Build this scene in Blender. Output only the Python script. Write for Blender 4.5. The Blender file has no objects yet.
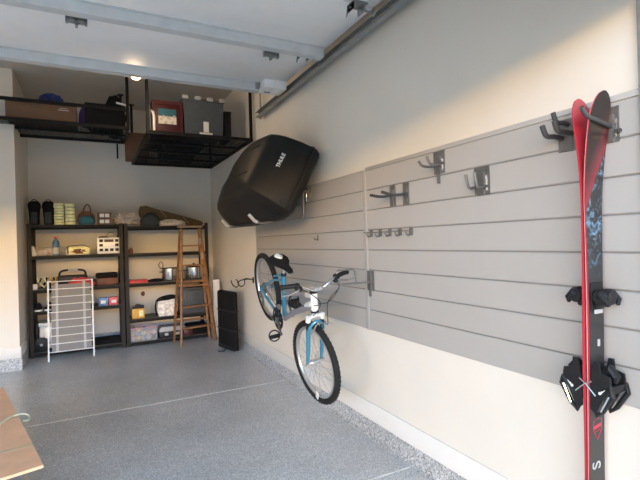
import bpy, bmesh, math, random
from mathutils import Vector, Matrix, noise
R = math.radians
random.seed(7)
S = bpy.context.scene
V = Vector

# ------------------------------------------------------------------ camera, world, exposure
yaw, pitch, roll = 0.471713, 0.001496, -0.0286946
F = V((math.sin(yaw)*math.cos(pitch), math.cos(yaw)*math.cos(pitch), math.sin(pitch)))
Rt = V((math.cos(yaw), -math.sin(yaw), 0)); Up = Rt.cross(F)
R2 = Rt*math.cos(roll)+Up*math.sin(roll); U2 = -Rt*math.sin(roll)+Up*math.cos(roll)
cd = bpy.data.cameras.new('camera'); cam = bpy.data.objects.new('camera', cd); S.collection.objects.link(cam)
m = Matrix((R2, U2, -F)).transposed().to_4x4(); m.translation = V((0, 0, 1.5)); cam.matrix_world = m
cd.sensor_fit = 'HORIZONTAL'; cd.sensor_width = 36; cd.lens = 445.676/640*36; cd.clip_start = 0.05
S.camera = cam
S.view_settings.view_transform = 'Standard'; S.view_settings.look = 'None'
S.view_settings.gamma = 1; S.view_settings.use_curve_mapping = False
S.view_settings.exposure = 0.0
w = bpy.data.worlds.new('sky'); S.world = w; w.use_nodes = True
wn = w.node_tree.nodes; wl = w.node_tree.links
bg = wn['Background']; bg.inputs['Strength'].default_value = 34
tc = wn.new('ShaderNodeTexCoord'); sx = wn.new('ShaderNodeSeparateXYZ'); cr = wn.new('ShaderNodeValToRGB')
wl.new(tc.outputs['Generated'], sx.inputs[0]); wl.new(sx.outputs[2], cr.inputs[0]); wl.new(cr.outputs[0], bg.inputs[0])
_e = cr.color_ramp.elements; _e[0].color = (.04, .03, .02, 1); _e[1].color = (.033, .039, .046, 1)
for _p, _c in ((.05, (.03, .028, .025)), (.062, (.86, .535, .21)), (.128, (.86, .535, .225)), (.146, (.08, .20, .35)), (.29, (.07, .23, .43)), (.31, (.02, .035, .045)), (.58, (.03, .04, .045)), (.63, (.033, .039, .046))):
    _x = _e.new(_p); _x.color = _c+(1,)

# ------------------------------------------------------------------ materials
def mat(name, col, rough=.6, metal=0., var=0., scale=20., bump=0., coat=0., emit=0., alpha=1., trans=0.):
    M = bpy.data.materials.new(name); M.use_nodes = True
    n = M.node_tree.nodes; l = M.node_tree.links; b = n['Principled BSDF']
    b.inputs['Roughness'].default_value = rough; b.inputs['Metallic'].default_value = metal
    b.inputs['Coat Weight'].default_value = coat; b.inputs['Transmission Weight'].default_value = trans
    b.inputs['Alpha'].default_value = alpha
    t = n.new('ShaderNodeTexCoord'); nz = n.new('ShaderNodeTexNoise'); nz.inputs['Scale'].default_value = scale
    nz.inputs['Detail'].default_value = 4
    l.new(t.outputs['Object'], nz.inputs['Vector'])
    r = n.new('ShaderNodeValToRGB'); l.new(nz.outputs['Fac'], r.inputs[0])
    r.color_ramp.elements[0].position = .3; r.color_ramp.elements[1].position = .7
    r.color_ramp.elements[0].color = tuple(c*(1-var) for c in col)+(1,)
    r.color_ramp.elements[1].color = tuple(min(1, c*(1+var)) for c in col)+(1,)
    l.new(r.outputs[0], b.inputs['Base Color'])
    if emit:
        b.inputs['Emission Color'].default_value = col+(1,); b.inputs['Emission Strength'].default_value = emit
    if bump:
        bp = n.new('ShaderNodeBump'); bp.inputs['Strength'].default_value = bump; bp.inputs['Distance'].default_value = .01
        l.new(nz.outputs['Fac'], bp.inputs['Height']); l.new(bp.outputs[0], b.inputs['Normal'])
    return M
def flake(name, base, dark, light, rough, coat, scale=170):
    M = bpy.data.materials.new(name); M.use_nodes = True
    n = M.node_tree.nodes; l = M.node_tree.links; b = n['Principled BSDF']
    t = n.new('ShaderNodeTexCoord'); v = n.new('ShaderNodeTexVoronoi'); v.inputs['Scale'].default_value = scale
    l.new(t.outputs['Object'], v.inputs['Vector'])
    s = n.new('ShaderNodeSeparateColor'); l.new(v.outputs['Color'], s.inputs[0])
    r = n.new('ShaderNodeValToRGB'); r.color_ramp.interpolation = 'CONSTANT'
    e = r.color_ramp.elements; e[0].color = dark+(1,); e[1].position = .2; e[1].color = base+(1,)
    x = e.new(.72); x.color = tuple((a+c)/2 for a, c in zip(base, light))+(1,); x = e.new(.9); x.color = light+(1,)
    l.new(s.outputs[0], r.inputs[0])
    nz = n.new('ShaderNodeTexNoise'); nz.inputs['Scale'].default_value = 1.3; nz.inputs['Detail'].default_value = 5
    l.new(t.outputs['Object'], nz.inputs['Vector'])
    mx = n.new('ShaderNodeMix'); mx.data_type = 'RGBA'; mx.blend_type = 'MULTIPLY'
    r2 = n.new('ShaderNodeValToRGB'); r2.color_ramp.elements[0].position = .3; r2.color_ramp.elements[1].position = .7
    r2.color_ramp.elements[0].color = (.82, .82, .82, 1); r2.color_ramp.elements[1].color = (1.05, 1.05, 1.05, 1)
    l.new(nz.outputs['Fac'], r2.inputs[0]); mx.inputs[0].default_value = 1
    l.new(r.outputs[0], mx.inputs[6]); l.new(r2.outputs[0], mx.inputs[7]); l.new(mx.outputs[2], b.inputs['Base Color'])
    b.inputs['Roughness'].default_value = rough; b.inputs['Coat Weight'].default_value = coat; b.inputs['Coat Roughness'].default_value = .22
    return M
M = {}
M['wall'] = mat('painted drywall', (.79, .75, .675), .8, var=.02, scale=3, bump=.02)
M['base'] = mat('white baseboard paint', (.78, .765, .735), .5, var=.01)
M['ceil'] = mat('ceiling paint', (.66, .62, .56), .9, var=.02, scale=4)
M['floor'] = flake('grey flake epoxy floor', (.60, .605, .615), (.42, .425, .435), (.9, .9, .91), .42, .35)
M['curb'] = flake('grey flake curb', (.50, .505, .51), (.27, .275, .28), (.82, .82, .82), .6, .1, 120)
M['joint'] = mat('pale joint filler', (.92, .92, .9), .7, var=.25, scale=15)
M['drive'] = mat('driveway concrete', (.68, .65, .60), .9, var=.08, scale=6)
M['slat'] = mat('grey slatwall pvc', (.44, .425, .405), .5, var=.015, scale=5)
M['slatgap'] = mat('slatwall groove', (.25, .24, .23), .7, var=.05)
M['door'] = mat('white steel door skin', (.93, .94, .95), .55, var=.02, scale=8, bump=.03)
M['strut'] = mat('galvanised blue grey steel', (.62, .64, .655), .5, .1, var=.06, scale=10)
M['track'] = mat('galvanised track', (.34, .35, .35), .4, .6, var=.12, scale=25)
M['hook'] = mat('brushed grey hook steel', (.22, .22, .22), .35, .7, var=.08)
M['rubber'] = mat('grey rubber dip', (.055, .053, .053), .6)
M['chrome'] = mat('chrome', (.75, .75, .76), .15, 1.)
M['alu'] = mat('satin aluminium', (.62, .62, .63), .32, .8)
M['black'] = mat('black plastic', (.018, .018, .02), .42, var=.1)
M['boxlid'] = mat('textured black box shell', (.013, .0125, .012), .5, var=.12, scale=200, bump=.06)
M['blackcloth'] = mat('black cloth', (.009, .009, .010), .9, var=.25, scale=60, bump=.3)
M['rack'] = mat('black powder coated steel', (.012, .012, .013), .5, .2)
M['post'] = mat('dark grey shelf post', (.030, .027, .025), .6, .1, var=.1)
M['shelf'] = mat('black shelf beam', (.011, .009, .008), .6, .0, var=.1)
M['shelftop'] = mat('dark grey shelf board', (.10, .10, .10), .6, var=.15)
M['tire'] = mat('tyre rubber', (.02, .02, .02), .75, var=.2, scale=80, bump=.3)
M['blue'] = mat('metallic light blue paint', (.055, .27, .42), .28, .3, coat=.6)
M['white'] = mat('glossy white paint', (.80, .80, .78), .3, coat=.4)
M['greypaint'] = mat('pearl grey paint', (.32, .32, .36), .35, .3)
M['whitemetal'] = mat('white coated wire', (.78, .77, .75), .4)
M['wood'] = mat('varnished ladder wood', (.27, .125, .05), .55, var=.35, scale=14)
M['woodgrey'] = mat('weathered ladder cap', (.28, .20, .14), .6, var=.2, scale=14)
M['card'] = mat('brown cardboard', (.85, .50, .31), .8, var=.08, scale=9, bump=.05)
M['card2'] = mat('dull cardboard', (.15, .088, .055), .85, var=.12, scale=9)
M['tape'] = mat('parcel tape', (.62, .47, .30), .35, var=.05)
M['greentape'] = mat('green grey tape scrap', (.42, .46, .34), .6, var=.25, scale=30)
M['dark red'] = mat('dark red painted wood', (.06, .007, .011), .45, var=.15)
M['red'] = mat('red plastic', (.55, .05, .045), .5, var=.1)
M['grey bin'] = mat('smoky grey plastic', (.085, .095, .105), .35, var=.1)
M['lgrey'] = mat('light grey plastic', (.42, .42, .42), .45, var=.05)
M['cream'] = mat('cream plastic', (.72, .68, .58), .5, var=.04)
M['yellow'] = mat('pale yellow paper', (.85, .82, .42), .6, var=.25, scale=35)
M['brown'] = mat('brown leather', (.16, .06, .035), .6, var=.2)
M['teal'] = mat('teal cloth', (.03, .13, .17), .85, var=.2, bump=.2)
M['whitecloth'] = mat('off white cloth', (.56, .48, .42), .9, var=.25, scale=18, bump=.4)
M['olive'] = mat('olive brown canvas', (.10, .065, .025), .8, var=.2, scale=25, bump=.2)
M['slate'] = mat('slate grey cloth', (.045, .055, .06), .8, var=.15)
M['clearblue'] = mat('blue tinted bottle plastic', (.08, .20, .36), .15, alpha=.85)
M['clear'] = mat('cloudy clear plastic', (.62, .62, .64), .25, alpha=.28)
M['orange'] = mat('orange yellow plastic', (.66, .36, .05), .5, var=.1)
M['silver'] = mat('silver insulated foil', (.46, .44, .42), .38, .45, var=.45, scale=22, bump=.5)
M['steel'] = mat('stainless steel', (.55, .54, .52), .22, .9, var=.05)
M['bluebox'] = mat('blue printed card', (.12, .25, .55), .5, var=.3, scale=40)
M['redbox'] = mat('red printed card', (.62, .10, .12), .5, var=.3, scale=40)
M['bluebag'] = mat('blue nylon', (.012, .03, .16), .7, var=.2)
M['skired'] = mat('ski edge red', (.48, .035, .055), .3, coat=.3)
M['skiwhite'] = mat('ski edge pale pink', (.75, .38, .38), .3)
M['text'] = mat('white print', (.82, .82, .80), .5)
M['textgrey'] = mat('grey print', (.45, .45, .45), .5)
M['textred'] = mat('red print', (.5, .05, .08), .5)
M['lamp'] = mat('warm lamp glass', (1.0, .82, .58), .4, emit=12)
M['purple'] = mat('purple cloth', (.06, .03, .12), .8)
M['pink'] = mat('faded pink toy plastic', (.55, .28, .33), .5, var=.2)
M['mesh grey'] = mat('grey mesh fabric', (.24, .23, .22), .9, var=.06, scale=60)

for _k in ('post', 'shelf', 'rack', 'blackcloth', 'boxlid', 'black', 'grey bin', 'slate', 'tire'):
    M[_k].node_tree.nodes['Principled BSDF'].inputs['Specular IOR Level'].default_value = .22

def skitop():
    Mm = bpy.data.materials.new('ski topsheet graphic'); Mm.use_nodes = True
    n = Mm.node_tree.nodes; l = Mm.node_tree.links; b = n['Principled BSDF']
    t = n.new('ShaderNodeTexCoord'); s = n.new('ShaderNodeSeparateXYZ'); l.new(t.outputs['Object'], s.inputs[0])
    nz = n.new('ShaderNodeTexNoise'); nz.inputs['Scale'].default_value = 26; nz.inputs['Detail'].default_value = 6; nz.inputs['Distortion'].default_value = 1.4
    l.new(t.outputs['Object'], nz.inputs[0])
    def mth(op, a, c, d=None):
        q = n.new('ShaderNodeMath'); q.operation = op
        for i, x in enumerate((a, c) if d is None else (a, c, d)):
            if isinstance(x, (int, float)): q.inputs[i].default_value = x
            else: l.new(x, q.inputs[i])
        return q.outputs[0]
    # slanted boundary between tip colour and body
    zz = mth('MULTIPLY_ADD', s.outputs[0], -2.2, s.outputs[2])
    r = n.new('ShaderNodeValToRGB'); l.new(mth('DIVIDE', zz, 2.2), r.inputs[0]); e = r.color_ramp.elements
    e[0].color = (.028, .028, .03, 1); e[0].position = 0
    e[1].color = (.028, .028, .03, 1); e[1].position = 1.70/2.2
    a = e.new(1.705/2.2); a.color = (.24, .028, .04, 1)
    a = e.new(1.80/2.2); a.color = (.10, .022, .026, 1)
    a = e.new(1.87/2.2); a.color = (.028, .014, .012, 1)
    a = e.new(1.97/2.2); a.color = (.018, .013, .011, 1)
    r3 = n.new('ShaderNodeValToRGB'); l.new(nz.outputs['Fac'], r3.inputs[0])
    r3.color_ramp.elements[0].position = .50; r3.color_ramp.elements[0].color = (0, 0, 0, 1)
    r3.color_ramp.elements[1].position = .68; r3.color_ramp.elements[1].color = (.11, .23, .34, 1)
    band = mth('MULTIPLY', mth('GREATER_THAN', s.outputs[2], 1.32), mth('LESS_THAN', zz, 1.70))
    mk = n.new('ShaderNodeMapRange'); mk.inputs[1].default_value = 1.30; mk.inputs[2].default_value = 1.48; l.new(s.outputs[2], mk.inputs[0])
    mx = n.new('ShaderNodeMix'); mx.data_type = 'RGBA'; mx.blend_type = 'ADD'
    l.new(mth('MULTIPLY', band, mk.outputs[0]), mx.inputs[0]); l.new(r.outputs[0], mx.inputs[6]); l.new(r3.outputs[0], mx.inputs[7])
    l.new(mx.outputs[2], b.inputs['Base Color']); b.inputs['Roughness'].default_value = .35
    return Mm
M['skitop'] = skitop()

# ------------------------------------------------------------------ builders
COL = S.collection
class MB:
    def __init__(s): s.b = bmesh.new()
    def box(s, c, d, rot=None, bev=0.):
        mtx = Matrix.Translation(V(c)) @ (rot.to_4x4() if rot else Matrix.Identity(4)) @ Matrix.Diagonal(V(d)).to_4x4()
        r = bmesh.ops.create_cube(s.b, size=1, matrix=mtx)
        if bev:
            ed = {e for v in r['verts'] for e in v.link_edges}
            bmesh.ops.bevel(s.b, geom=list(ed), offset=bev, segments=2, affect='EDGES', profile=.5)
        return s
    def span(s, a, b, bev=0.):
        a, b = V(a), V(b); return s.box((a+b)/2, [abs(x) for x in (b-a)], bev=bev)
    def frame(s, p, q):
        z = (V(q)-V(p)).normalized(); x = V((0, 0, 1)).cross(z)
        if x.length < .05: x = V((1, 0, 0)).cross(z)
        x.normalize(); return x, z.cross(x), z
    def bar(s, p, q, a, b=None):
        b = b or a; x, y, z = s.frame(p, q)
        rot = Matrix((x, y, z)).transposed(); return s.box((V(p)+V(q))/2, (a, b, (V(q)-V(p)).length), rot)
    def rings(s, rs, close=False, caps=True):
        vs = [[s.b.verts.new(p) for p in r] for r in rs]; n = len(rs[0])
        m_ = len(vs)
        for i in range(m_ if close else m_-1):
            a, b = vs[i], vs[(i+1) % m_]
            for j in range(n):
                try: s.b.faces.new((a[j], a[(j+1) % n], b[(j+1) % n], b[j]))
                except ValueError: pass
        if caps and not close:
            s.b.faces.new(vs[0][::-1]); s.b.faces.new(vs[-1])
        return s
    def tube(s, pts, r, n=10, close=False):
        pts = [V(p) for p in pts]; N = len(pts); rs = []
        rr = r if isinstance(r, (list, tuple)) else [r]*N
        up = None
        for i, p in enumerate(pts):
            if close: t = (pts[(i+1) % N]-pts[i-1]).normalized()
            else: t = (pts[min(i+1, N-1)]-pts[max(i-1, 0)]).normalized()
            if up is None:
                up = V((0, 0, 1)).cross(t)
                if up.length < .1: up = V((1, 0, 0)).cross(t)
            up = (up-t*up.dot(t)).normalized(); o = t.cross(up)
            rs.append([p+(up*math.cos(2*math.pi*k/n)+o*math.sin(2*math.pi*k/n))*rr[i] for k in range(n)])
        return s.rings(rs, close)
    def lathe(s, prof, c=(0, 0, 0), axis=(0, 0, 1), n=24):
        z = V(axis).normalized(); x = V((0, 0, 1)).cross(z)
        if x.length < .05: x = V((1, 0, 0))
        x.normalize(); y = z.cross(x); c = V(c)
        return s.rings([[c+z*h+(x*math.cos(2*math.pi*k/n)+y*math.sin(2*math.pi*k/n))*max(r, 1e-4) for k in range(n)] for r, h in prof])
    def ring(s, c, axis, rad, sec, n=48):      # sec: closed section [(dr, h)...]
        z = V(axis).normalized(); x = V((0, 0, 1)).cross(z)
        if x.length < .05: x = V((1, 0, 0))
        x.normalize(); y = z.cross(x); c = V(c); rs = []
        for k in range(n):
            d = x*math.cos(2*math.pi*k/n)+y*math.sin(2*math.pi*k/n)
            rs.append([c+d*(rad+dr)+z*h for dr, h in sec])
        return s.rings(rs, True)
    def prism(s, poly, a, b):                 # poly of 3D points, extruded by vector b from offset a
        A = [V(p)+V(a) for p in poly]; return s.rings([A, [p+V(b) for p in A]])
    def blob(s, c, d, amp=.25, fr=3., seed=0, sub=3, flat=True):
        r = bmesh.ops.create_icosphere(s.b, subdivisions=sub, radius=1)
        for v in r['verts']:
            k = 1+amp*noise.noise(v.co*fr+V((seed, seed*1.7, 0)))
            q = v.co*k
            if flat and q.z < -.55: q.z = -.55
            v.co = V(c)+V((q.x*d[0], q.y*d[1], q.z*d[2]))
        return s
    def build(s, name, m, parent=None, smooth=True, ang=35, mods=None):
        bmesh.ops.recalc_face_normals(s.b, faces=s.b.faces)
        me = bpy.data.meshes.new(name); s.b.to_mesh(me); s.b.free()
        me.materials.append(m if not isinstance(m, str) else M[m])
        if smooth:
            me.polygons.foreach_set('use_smooth', [True]*len(me.polygons))
            me.set_sharp_from_angle(angle=R(ang))
        o = bpy.data.objects.new(name, me); COL.objects.link(o)
        if parent: o.parent = parent
        return o
def tag(o, label=None, cat=None, group=None, kind=None):
    if label: o['label'] = label
    if cat: o['category'] = cat
    if group: o['group'] = group
    if kind: o['kind'] = kind
    return o
def thing(name, label, cat, loc=(0, 0, 0), rz=0, group=None):
    o = bpy.data.objects.new(name, None); COL.objects.link(o); o.location = loc; o.rotation_euler = (0, 0, rz)
    o.empty_display_size = .1
    return tag(o, label, cat, group)
def struct(mb, name, m, label=None, **k):
    return tag(mb.build(name, m, **k), label, None, None, 'structure')
def copy_tree(o, parent=None):
    c = o.copy(); COL.objects.link(c)
    if parent: c.parent = parent
    for ch in [x for x in COL.objects if x.parent == o]: copy_tree(ch, c)
    return c
def circ(c, r, ax1, ax2, a0, a1, n):
    c = V(c); ax1 = V(ax1); ax2 = V(ax2)
    return [c+ax1*(r*math.cos(R(a0+(a1-a0)*i/n)))+ax2*(r*math.sin(R(a0+(a1-a0)*i/n))) for i in range(n+1)]
def smoothpts(pts, n=6, close=False):
    pts = [V(p) for p in pts]; N = len(pts); out = []
    for i in range(N if close else N-1):
        if close: p0, p1, p2, p3 = pts[i-1], pts[i], pts[(i+1) % N], pts[(i+2) % N]
        else: p0, p1, p2, p3 = pts[max(i-1, 0)], pts[i], pts[i+1], pts[min(i+2, N-1)]
        for k in range(n):
            t = k/n
            out.append(.5*((2*p1)+(p2-p0)*t+(2*p0-5*p1+4*p2-p3)*t*t+(3*p1-p0-3*p2+p3)*t**3))
    if not close: out.append(pts[-1])
    return out
def lettering(name, txt, size, m, parent, loc, right, up, depth=.001):
    cu = bpy.data.curves.new(name, 'FONT'); cu.body = txt; cu.size = size; cu.extrude = depth
    cu.align_x = 'CENTER'; cu.align_y = 'CENTER'; cu.offset = .012*size
    tmp = bpy.data.objects.new(name+'_src', cu); COL.objects.link(tmp)
    bpy.context.view_layer.update()
    me = bpy.data.meshes.new_from_object(tmp); bpy.data.objects.remove(tmp)
    r = V(right).normalized(); u = V(up); u = (u-r*u.dot(r)).normalized(); n = r.cross(u)
    mt = Matrix((r, u, n)).transposed().to_4x4(); mt.translation = V(loc); me.transform(mt)
    me.materials.clear(); me.materials.append(M[m])
    o = bpy.data.objects.new(name, me); COL.objects.link(o); o.parent = parent; return o

# ------------------------------------------------------------------ the setting
WX = 1.895; CZ = 3.75; BY = 7.93; LX = -5.4; FY = .96; HZ = 2.42  # left side and opening widened out of view to bring daylight to the back
struct(MB().span((LX-.2, FY-.2, -.1), (WX+.2, BY+.2, 0)), 'floor', 'floor', 'grey speckled epoxy garage floor')
struct(MB().span((-40, -60, -.12), (40, FY-.2, -.01)), 'ground', 'drive', 'concrete driveway outside the garage')
struct(MB().span((WX, FY-.2, 0), (WX+.2, BY+.2, CZ)), 'wall_right', 'wall', 'off white right wall of the garage')
struct(MB().span((LX-.2, BY, 0), (WX, BY+.2, CZ)), 'wall_back', 'wall', 'cream back wall behind the shelving')
struct(MB().span((LX, 6.66, 0), (-.84, BY, CZ)), 'wall_return', 'wall', 'boxed out wall corner left of the shelving')
struct(MB().span((LX-.2, FY-.2, 0), (LX, BY, CZ)), 'wall_left', 'wall', 'left wall of the garage')
b = MB(); b.span((LX-.2, FY-.2, HZ), (WX+.2, FY, CZ)); b.span((LX, FY-.2, 0), (-5.1, FY, HZ))
struct(b, 'wall_front', 'wall', 'wall above the garage door opening')
struct(MB().span((LX-.2, FY-.2, CZ), (WX+.2, BY+.2, CZ+.15)), 'ceiling', 'ceil', 'garage ceiling')
struct(MB().span((1.868, FY-.02, 0), (WX, FY-.006, HZ)), 'trim_1', 'track', 'grey door jamb strip at the right edge')
def curb(name, pts_y, axis):
    b = MB()
    if axis == 'r':
        sec = [(WX, 0), (WX-.075, 0), (WX-.05, .015), (WX-.02, .09), (WX-.012, .10), (WX, .10)]
        b.rings([[V((x, y, z)) for x, z in sec] for y in pts_y])
    return struct(b, name, 'curb', smooth=False)
curb('trim_2', (FY+.02, BY), 'r')['label'] = 'speckled concrete curb along the right wall'
struct(MB().span((WX-.012, FY+.02, .10), (WX, BY, .235), .002), 'baseboard_right', 'base', 'white baseboard on the right wall')
struct(MB().span((-.84, BY-.03, 0), (WX-.09, BY, .13)), 'trim_3', 'curb', 'speckled curb of the back wall')
struct(MB().span((-.838, BY-.012, .13), (WX-.02, BY, .25)), 'baseboard_back', 'base', 'white baseboard on the back wall')
struct(MB().span((LX, 6.635, 0), (-.815, BY-.04, .15)), 'trim_4', 'curb', 'speckled curb round the boxed out corner')
struct(MB().span((LX, 6.645, .15), (-.826, BY-.04, .29), .002), 'baseboard_left', 'base', 'white baseboard round the boxed out corner')
struct(MB().span((LX, 4.488, -.01), (WX-.08, 4.500, .0012)), 'trim_5', 'joint', 'floor joint in front of the shelving')
struct(MB().span((LX, 2.349, -.01), (WX-.08, 2.361, .0012)), 'trim_6', 'joint', 'floor joint nearest the opening')

# slat wall
def slat_panel(name, label, y0, y1, trim=.02):
    t = thing(name, label, 'slat wall', (WX, (y0+y1)/2, .808))
    b = MB(); x1 = 0; h = (y1-y0)/2; b.span((-.008, -h, 0), (0, h, 1.219))
    t2 = b.build('backing', 'slatgap', t, smooth=False)
    b = MB()
    for k in range(8):
        z0 = k*.1524+.0035; z1 = (k+1)*.1524-.0035
        if k == 0: z0 = 0
        sec = [(-.008, z0), (-.0115, z0), (-.015, z0+.004), (-.015, z1-.004), (-.0115, z1), (-.008, z1)]
        b.rings([[V((x, y, z)) for x, z in sec] for y in (-h, h)])
    b.build('slat_boards', 'slat', t, smooth=False)
    MB().span((-.020, -h, 1.2155), (0, h, 1.219+trim), .002).build('top_trim', 'slat', t)
    return t
slat_panel('slat_wall_panel', 'large grey slat wall panel from the white joint strip to the skis', .956, 2.882, .022)
slat_panel('slat_wall_panel', 'darker grey slat wall panel behind the bike and the roof box', 2.928, 5.50, .008)
tag(MB().span((WX-.018, 2.883, .805), (WX, 2.927, 2.035), .002).build('joint_strip', 'slat'), 'pale vertical strip covering the joint between the two slat wall panels', 'strip')

# ------------------------------------------------------------------ overhead door
t = thing('garage_door', 'open white overhead garage door seen from beneath', 'garage door', (-.4, 2.8, 3.1))
x0, x1 = -2.3, 1.772
for i, (a, c) in enumerate(((4.36, 3.375), (3.365, 2.565), (2.555, 1.45))):
    b = MB(); b.span((x0+.4, c-2.8, 0), (x1+.4, a-2.8, .045), .004)
    p_ = b.build('door_section', 'door', t)
for y in (3.26, 4.25):
    b = MB(); Y = y-2.8
    sec = [(Y, 0), (Y, -.012), (Y+.012, -.074), (Y+.072, -.080), (Y+.086, -.012), (Y+.11, -.012), (Y+.11, 0), (Y+.08, 0), (Y+.066, -.066), (Y+.02, -.066), (Y+.012, 0)]
    if y > 4: x_1 = 1.55
    else: x_1 = 1.752
    sec = [(Y, 0), (Y+.008, -.074), (Y+.07, -.080), (Y+.084, 0)]
    b.rings([[V((x, yy, zz)) for yy, zz in sec] for x in (x0+.4, x_1+.4)])
    b.span((x0+.4, Y-.02, -.006), (x_1+.4, Y, 0)); b.span((x0+.4, Y+.084, -.006), (x_1+.4, Y+.1, 0))
    b.build('strut', 'strut', t, smooth=False)
# hinges
def hinge(x, y):
    b = MB(); X, Y = x+.4, y-2.8
    b.span((X-.035, Y-.04, -.006), (X+.035, Y+.09, 0), .002)
    b.tube([(X-.04, Y+.03, -.012), (X+.04, Y+.03, -.012)], .008)
    b.prism([(X-.03, Y, 0), (X+.03, Y, 0), (X+.012, Y, -.035), (X-.012, Y, -.035)], (0, 0, -.004), (0, .006, 0))
    h = b.build('hinge', 'track', t, smooth=False)
    return h
def hinge2(x, y):
    b = MB(); X, Y = x+.4, y-2.8
    b.span((X-.008, Y, -.115), (X+.008, Y+.04, 0)); b.span((X-.06, Y, -.085), (X+.06, Y+.05, 0), .003)
    b.span((X-.065, Y, -.098), (X-.048, Y+.03, -.05)); b.span((X+.048, Y, -.098), (X+.065, Y+.03, -.05))
    b.prism([(X-.035, Y+.01, -.08), (X+.035, Y+.01, -.08), (X, Y+.01, -.112)], (0, 0, 0), (0, .008, 0))
    return b.build('hinge', 'track', t, smooth=False)
hinge2(-.06, 3.375); hinge2(1.33, 3.375); hinge(-1.4, 3.37)
def roller(x, y, end=False):
    X, Y = x+.4, y-2.8
    b = MB()
    b.span((X-.10, Y-.05, -.008), (X+.01, Y+.05, 0), .002); b.span((X-.10, Y-.045, -.05), (X-.092, Y+.045, 0)); b.span((X-.02, Y-.045, -.06), (X-.012, Y+.045, 0))
    b.tube([(X-.11, Y, -.035), (X+.085, Y, -.035)], .007)
    b.prism([(X-.10, Y-.05, -.008), (X-.10, Y+.05, -.008), (X-.10, Y+.07, -.07), (X-.10, Y+.04, -.05), (X-.10, Y-.04, -.05)], (0, 0, 0), (.006, 0, 0))
    f = b.build('roller_hinge', 'track', t, smooth=False)
    MB().lathe([(.02, -.006), (.024, -.004), (.024, .004), (.02, .006)], (X+.085, Y, -.035), (1, 0, 0), 18).build('roller', 'lgrey', f)
roller(1.69, 2.56); roller(1.69, 3.40)
b = MB(); X = 1.675+.4; Y = 4.25-2.8
b.span((X-.14, Y-.16, -.085), (X-.032, Y+.05, -.002), .003); b.span((X-.026, Y-.16, -.085), (X+.085, Y+.05, -.002), .003); b.span((X-.05, Y-.15, -.075), (X, Y+.04, -.01))
b.build('end_bracket', 'door', t)
b = MB(); b.box((X-.165, Y-.01, -.03), (.035, .05, .055)); b.tube([(X-.18, Y-.02, -.04), (X-.18, Y-.02, .0)], .009); b.tube([(X-.1, Y-.02, -.085), (X-.04, Y-.02, -.085)], .01)
b.build('cable_bracket', 'track', t)
# track
t = thing('door_track', 'galvanised horizontal door track running along the right wall', 'track', (1.80, 3.0, 3.03))
b = MB()
sec = [(-.025, .03), (-.025, .026), (.018, .026), (.022, .02), (.022, -.02), (.018, -.026), (-.025, -.026), (-.025, -.03), (.024, -.031), (.028, -.024), (.028, .024), (.024, .031)]
b.rings([[V((x, y, z)) for x, z in sec] for y in (-1.9, 2.10)]); b.build('track_channel', 'track', t, smooth=False)
b = MB(); b.span((.03, -1.9, .005), (.036, 2.14, .075)); b.span((.03, -1.9, .07), (.075, 2.14, .075)); b.build('angle_iron', 'track', t, smooth=False)
b = MB(); b.span((.037, 2.06, .0), (.040, 2.10, .70)); b.span((.037, 2.05, -.04), (.043, 2.12, .08)); b.build('hanger_strap', 'track', t, smooth=False)
for y in (-1.2, -.2, .8, 1.6): MB().lathe([(.009, 0), (.009, .008), (.004, .010)], (-.0, y, -.031), (0, 0, -1), 10).build('bolt', 'chrome', t)

# door opener with its lamp, peeking out under the door edge
t = thing('door_opener', 'garage door opener whose lit lamp just shows under the door edge', 'door opener', (.435, 4.90, 3.225))
MB().span((-.13, -.10, .085), (.13, .28, .22), .02).build('motor_housing', 'lgrey', t)
MB().lathe([(.045, .09), (.05, .035), (.05, .0), (.035, -.018), (.01, -.022)], (0, -.02, 0), (0, 0, 1), 24).build('lamp_lens', 'lamp', t)
for sx in (-.1, .1): MB().bar((sx, .1, .19), (sx, .1, CZ-3.225), .025, .004).build('hanger', 'track', t, smooth=False)
ld = bpy.data.lights.new('lamp_light', 'POINT'); ld.energy = 15; ld.color = (1, .70, .42); ld.shadow_soft_size = .06
lo = bpy.data.objects.new('lamp_light', ld); COL.objects.link(lo); lo.parent = t; lo.location = (0, -.02, -.10)

# ------------------------------------------------------------------ shelving units
def shelving(name, label, x0, x1, levels, y0=7.22, y1=7.72, H=1.83):
    t = thing(name, label, 'shelving unit', ((x0+x1)/2, (y0+y1)/2, 0))
    hx, hy = (x1-x0)/2, (y1-y0)/2
    for sx in (-1, 1):
        for sy in (-1, 1):
            b = MB(); X, Y = sx*hx, sy*hy
            b.span((X, Y, 0), (X-sx*.055, Y-sy*.004, H)); b.span((X, Y, 0), (X-sx*.004, Y-sy*.04, H))
            for k in range(int(H/.06)):
                b.span((X-sx*.022, Y+sy*.0004, .03+k*.06), (X-sx*.030, Y-sy*.002, .045+k*.06))
            b.build('post', 'post', t, smooth=False)
    for z in levels:
        b = MB(); z -= 0
        for sy in (-1, 1):
            b.span((-hx+.005, sy*(hy-.005), z-.05), (hx-.005, sy*(hy-.02), z-.006)); b.span((-hx+.005, sy*(hy-.005), z-.05), (hx-.005, sy*(hy-.035), z-.046))
        for sx in (-1, 1): b.span((sx*(hx-.006), -hy+.01, z-.05), (sx*(hx-.018), hy-.01, z-.006))
        s_ = b.build('shelf_beam', 'shelf', t, smooth=False)
        MB().span((-hx+.02, -hy+.022, z-.012), (hx-.02, hy-.022, z)).build('shelf_board', 'shelftop', s_, smooth=False)
    return t
LL = [1.83, 1.40, .935, .64, .07]; RL = [1.80, 1.385, .935, .40, .06]
shelving('shelving_unit', 'black steel shelving unit left, next to the boxed out corner', -.80, .405, LL, H=1.84)
shelving('shelving_unit', 'black steel shelving unit right, behind the wooden ladder', .415, 1.66, RL, H=1.84)
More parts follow.
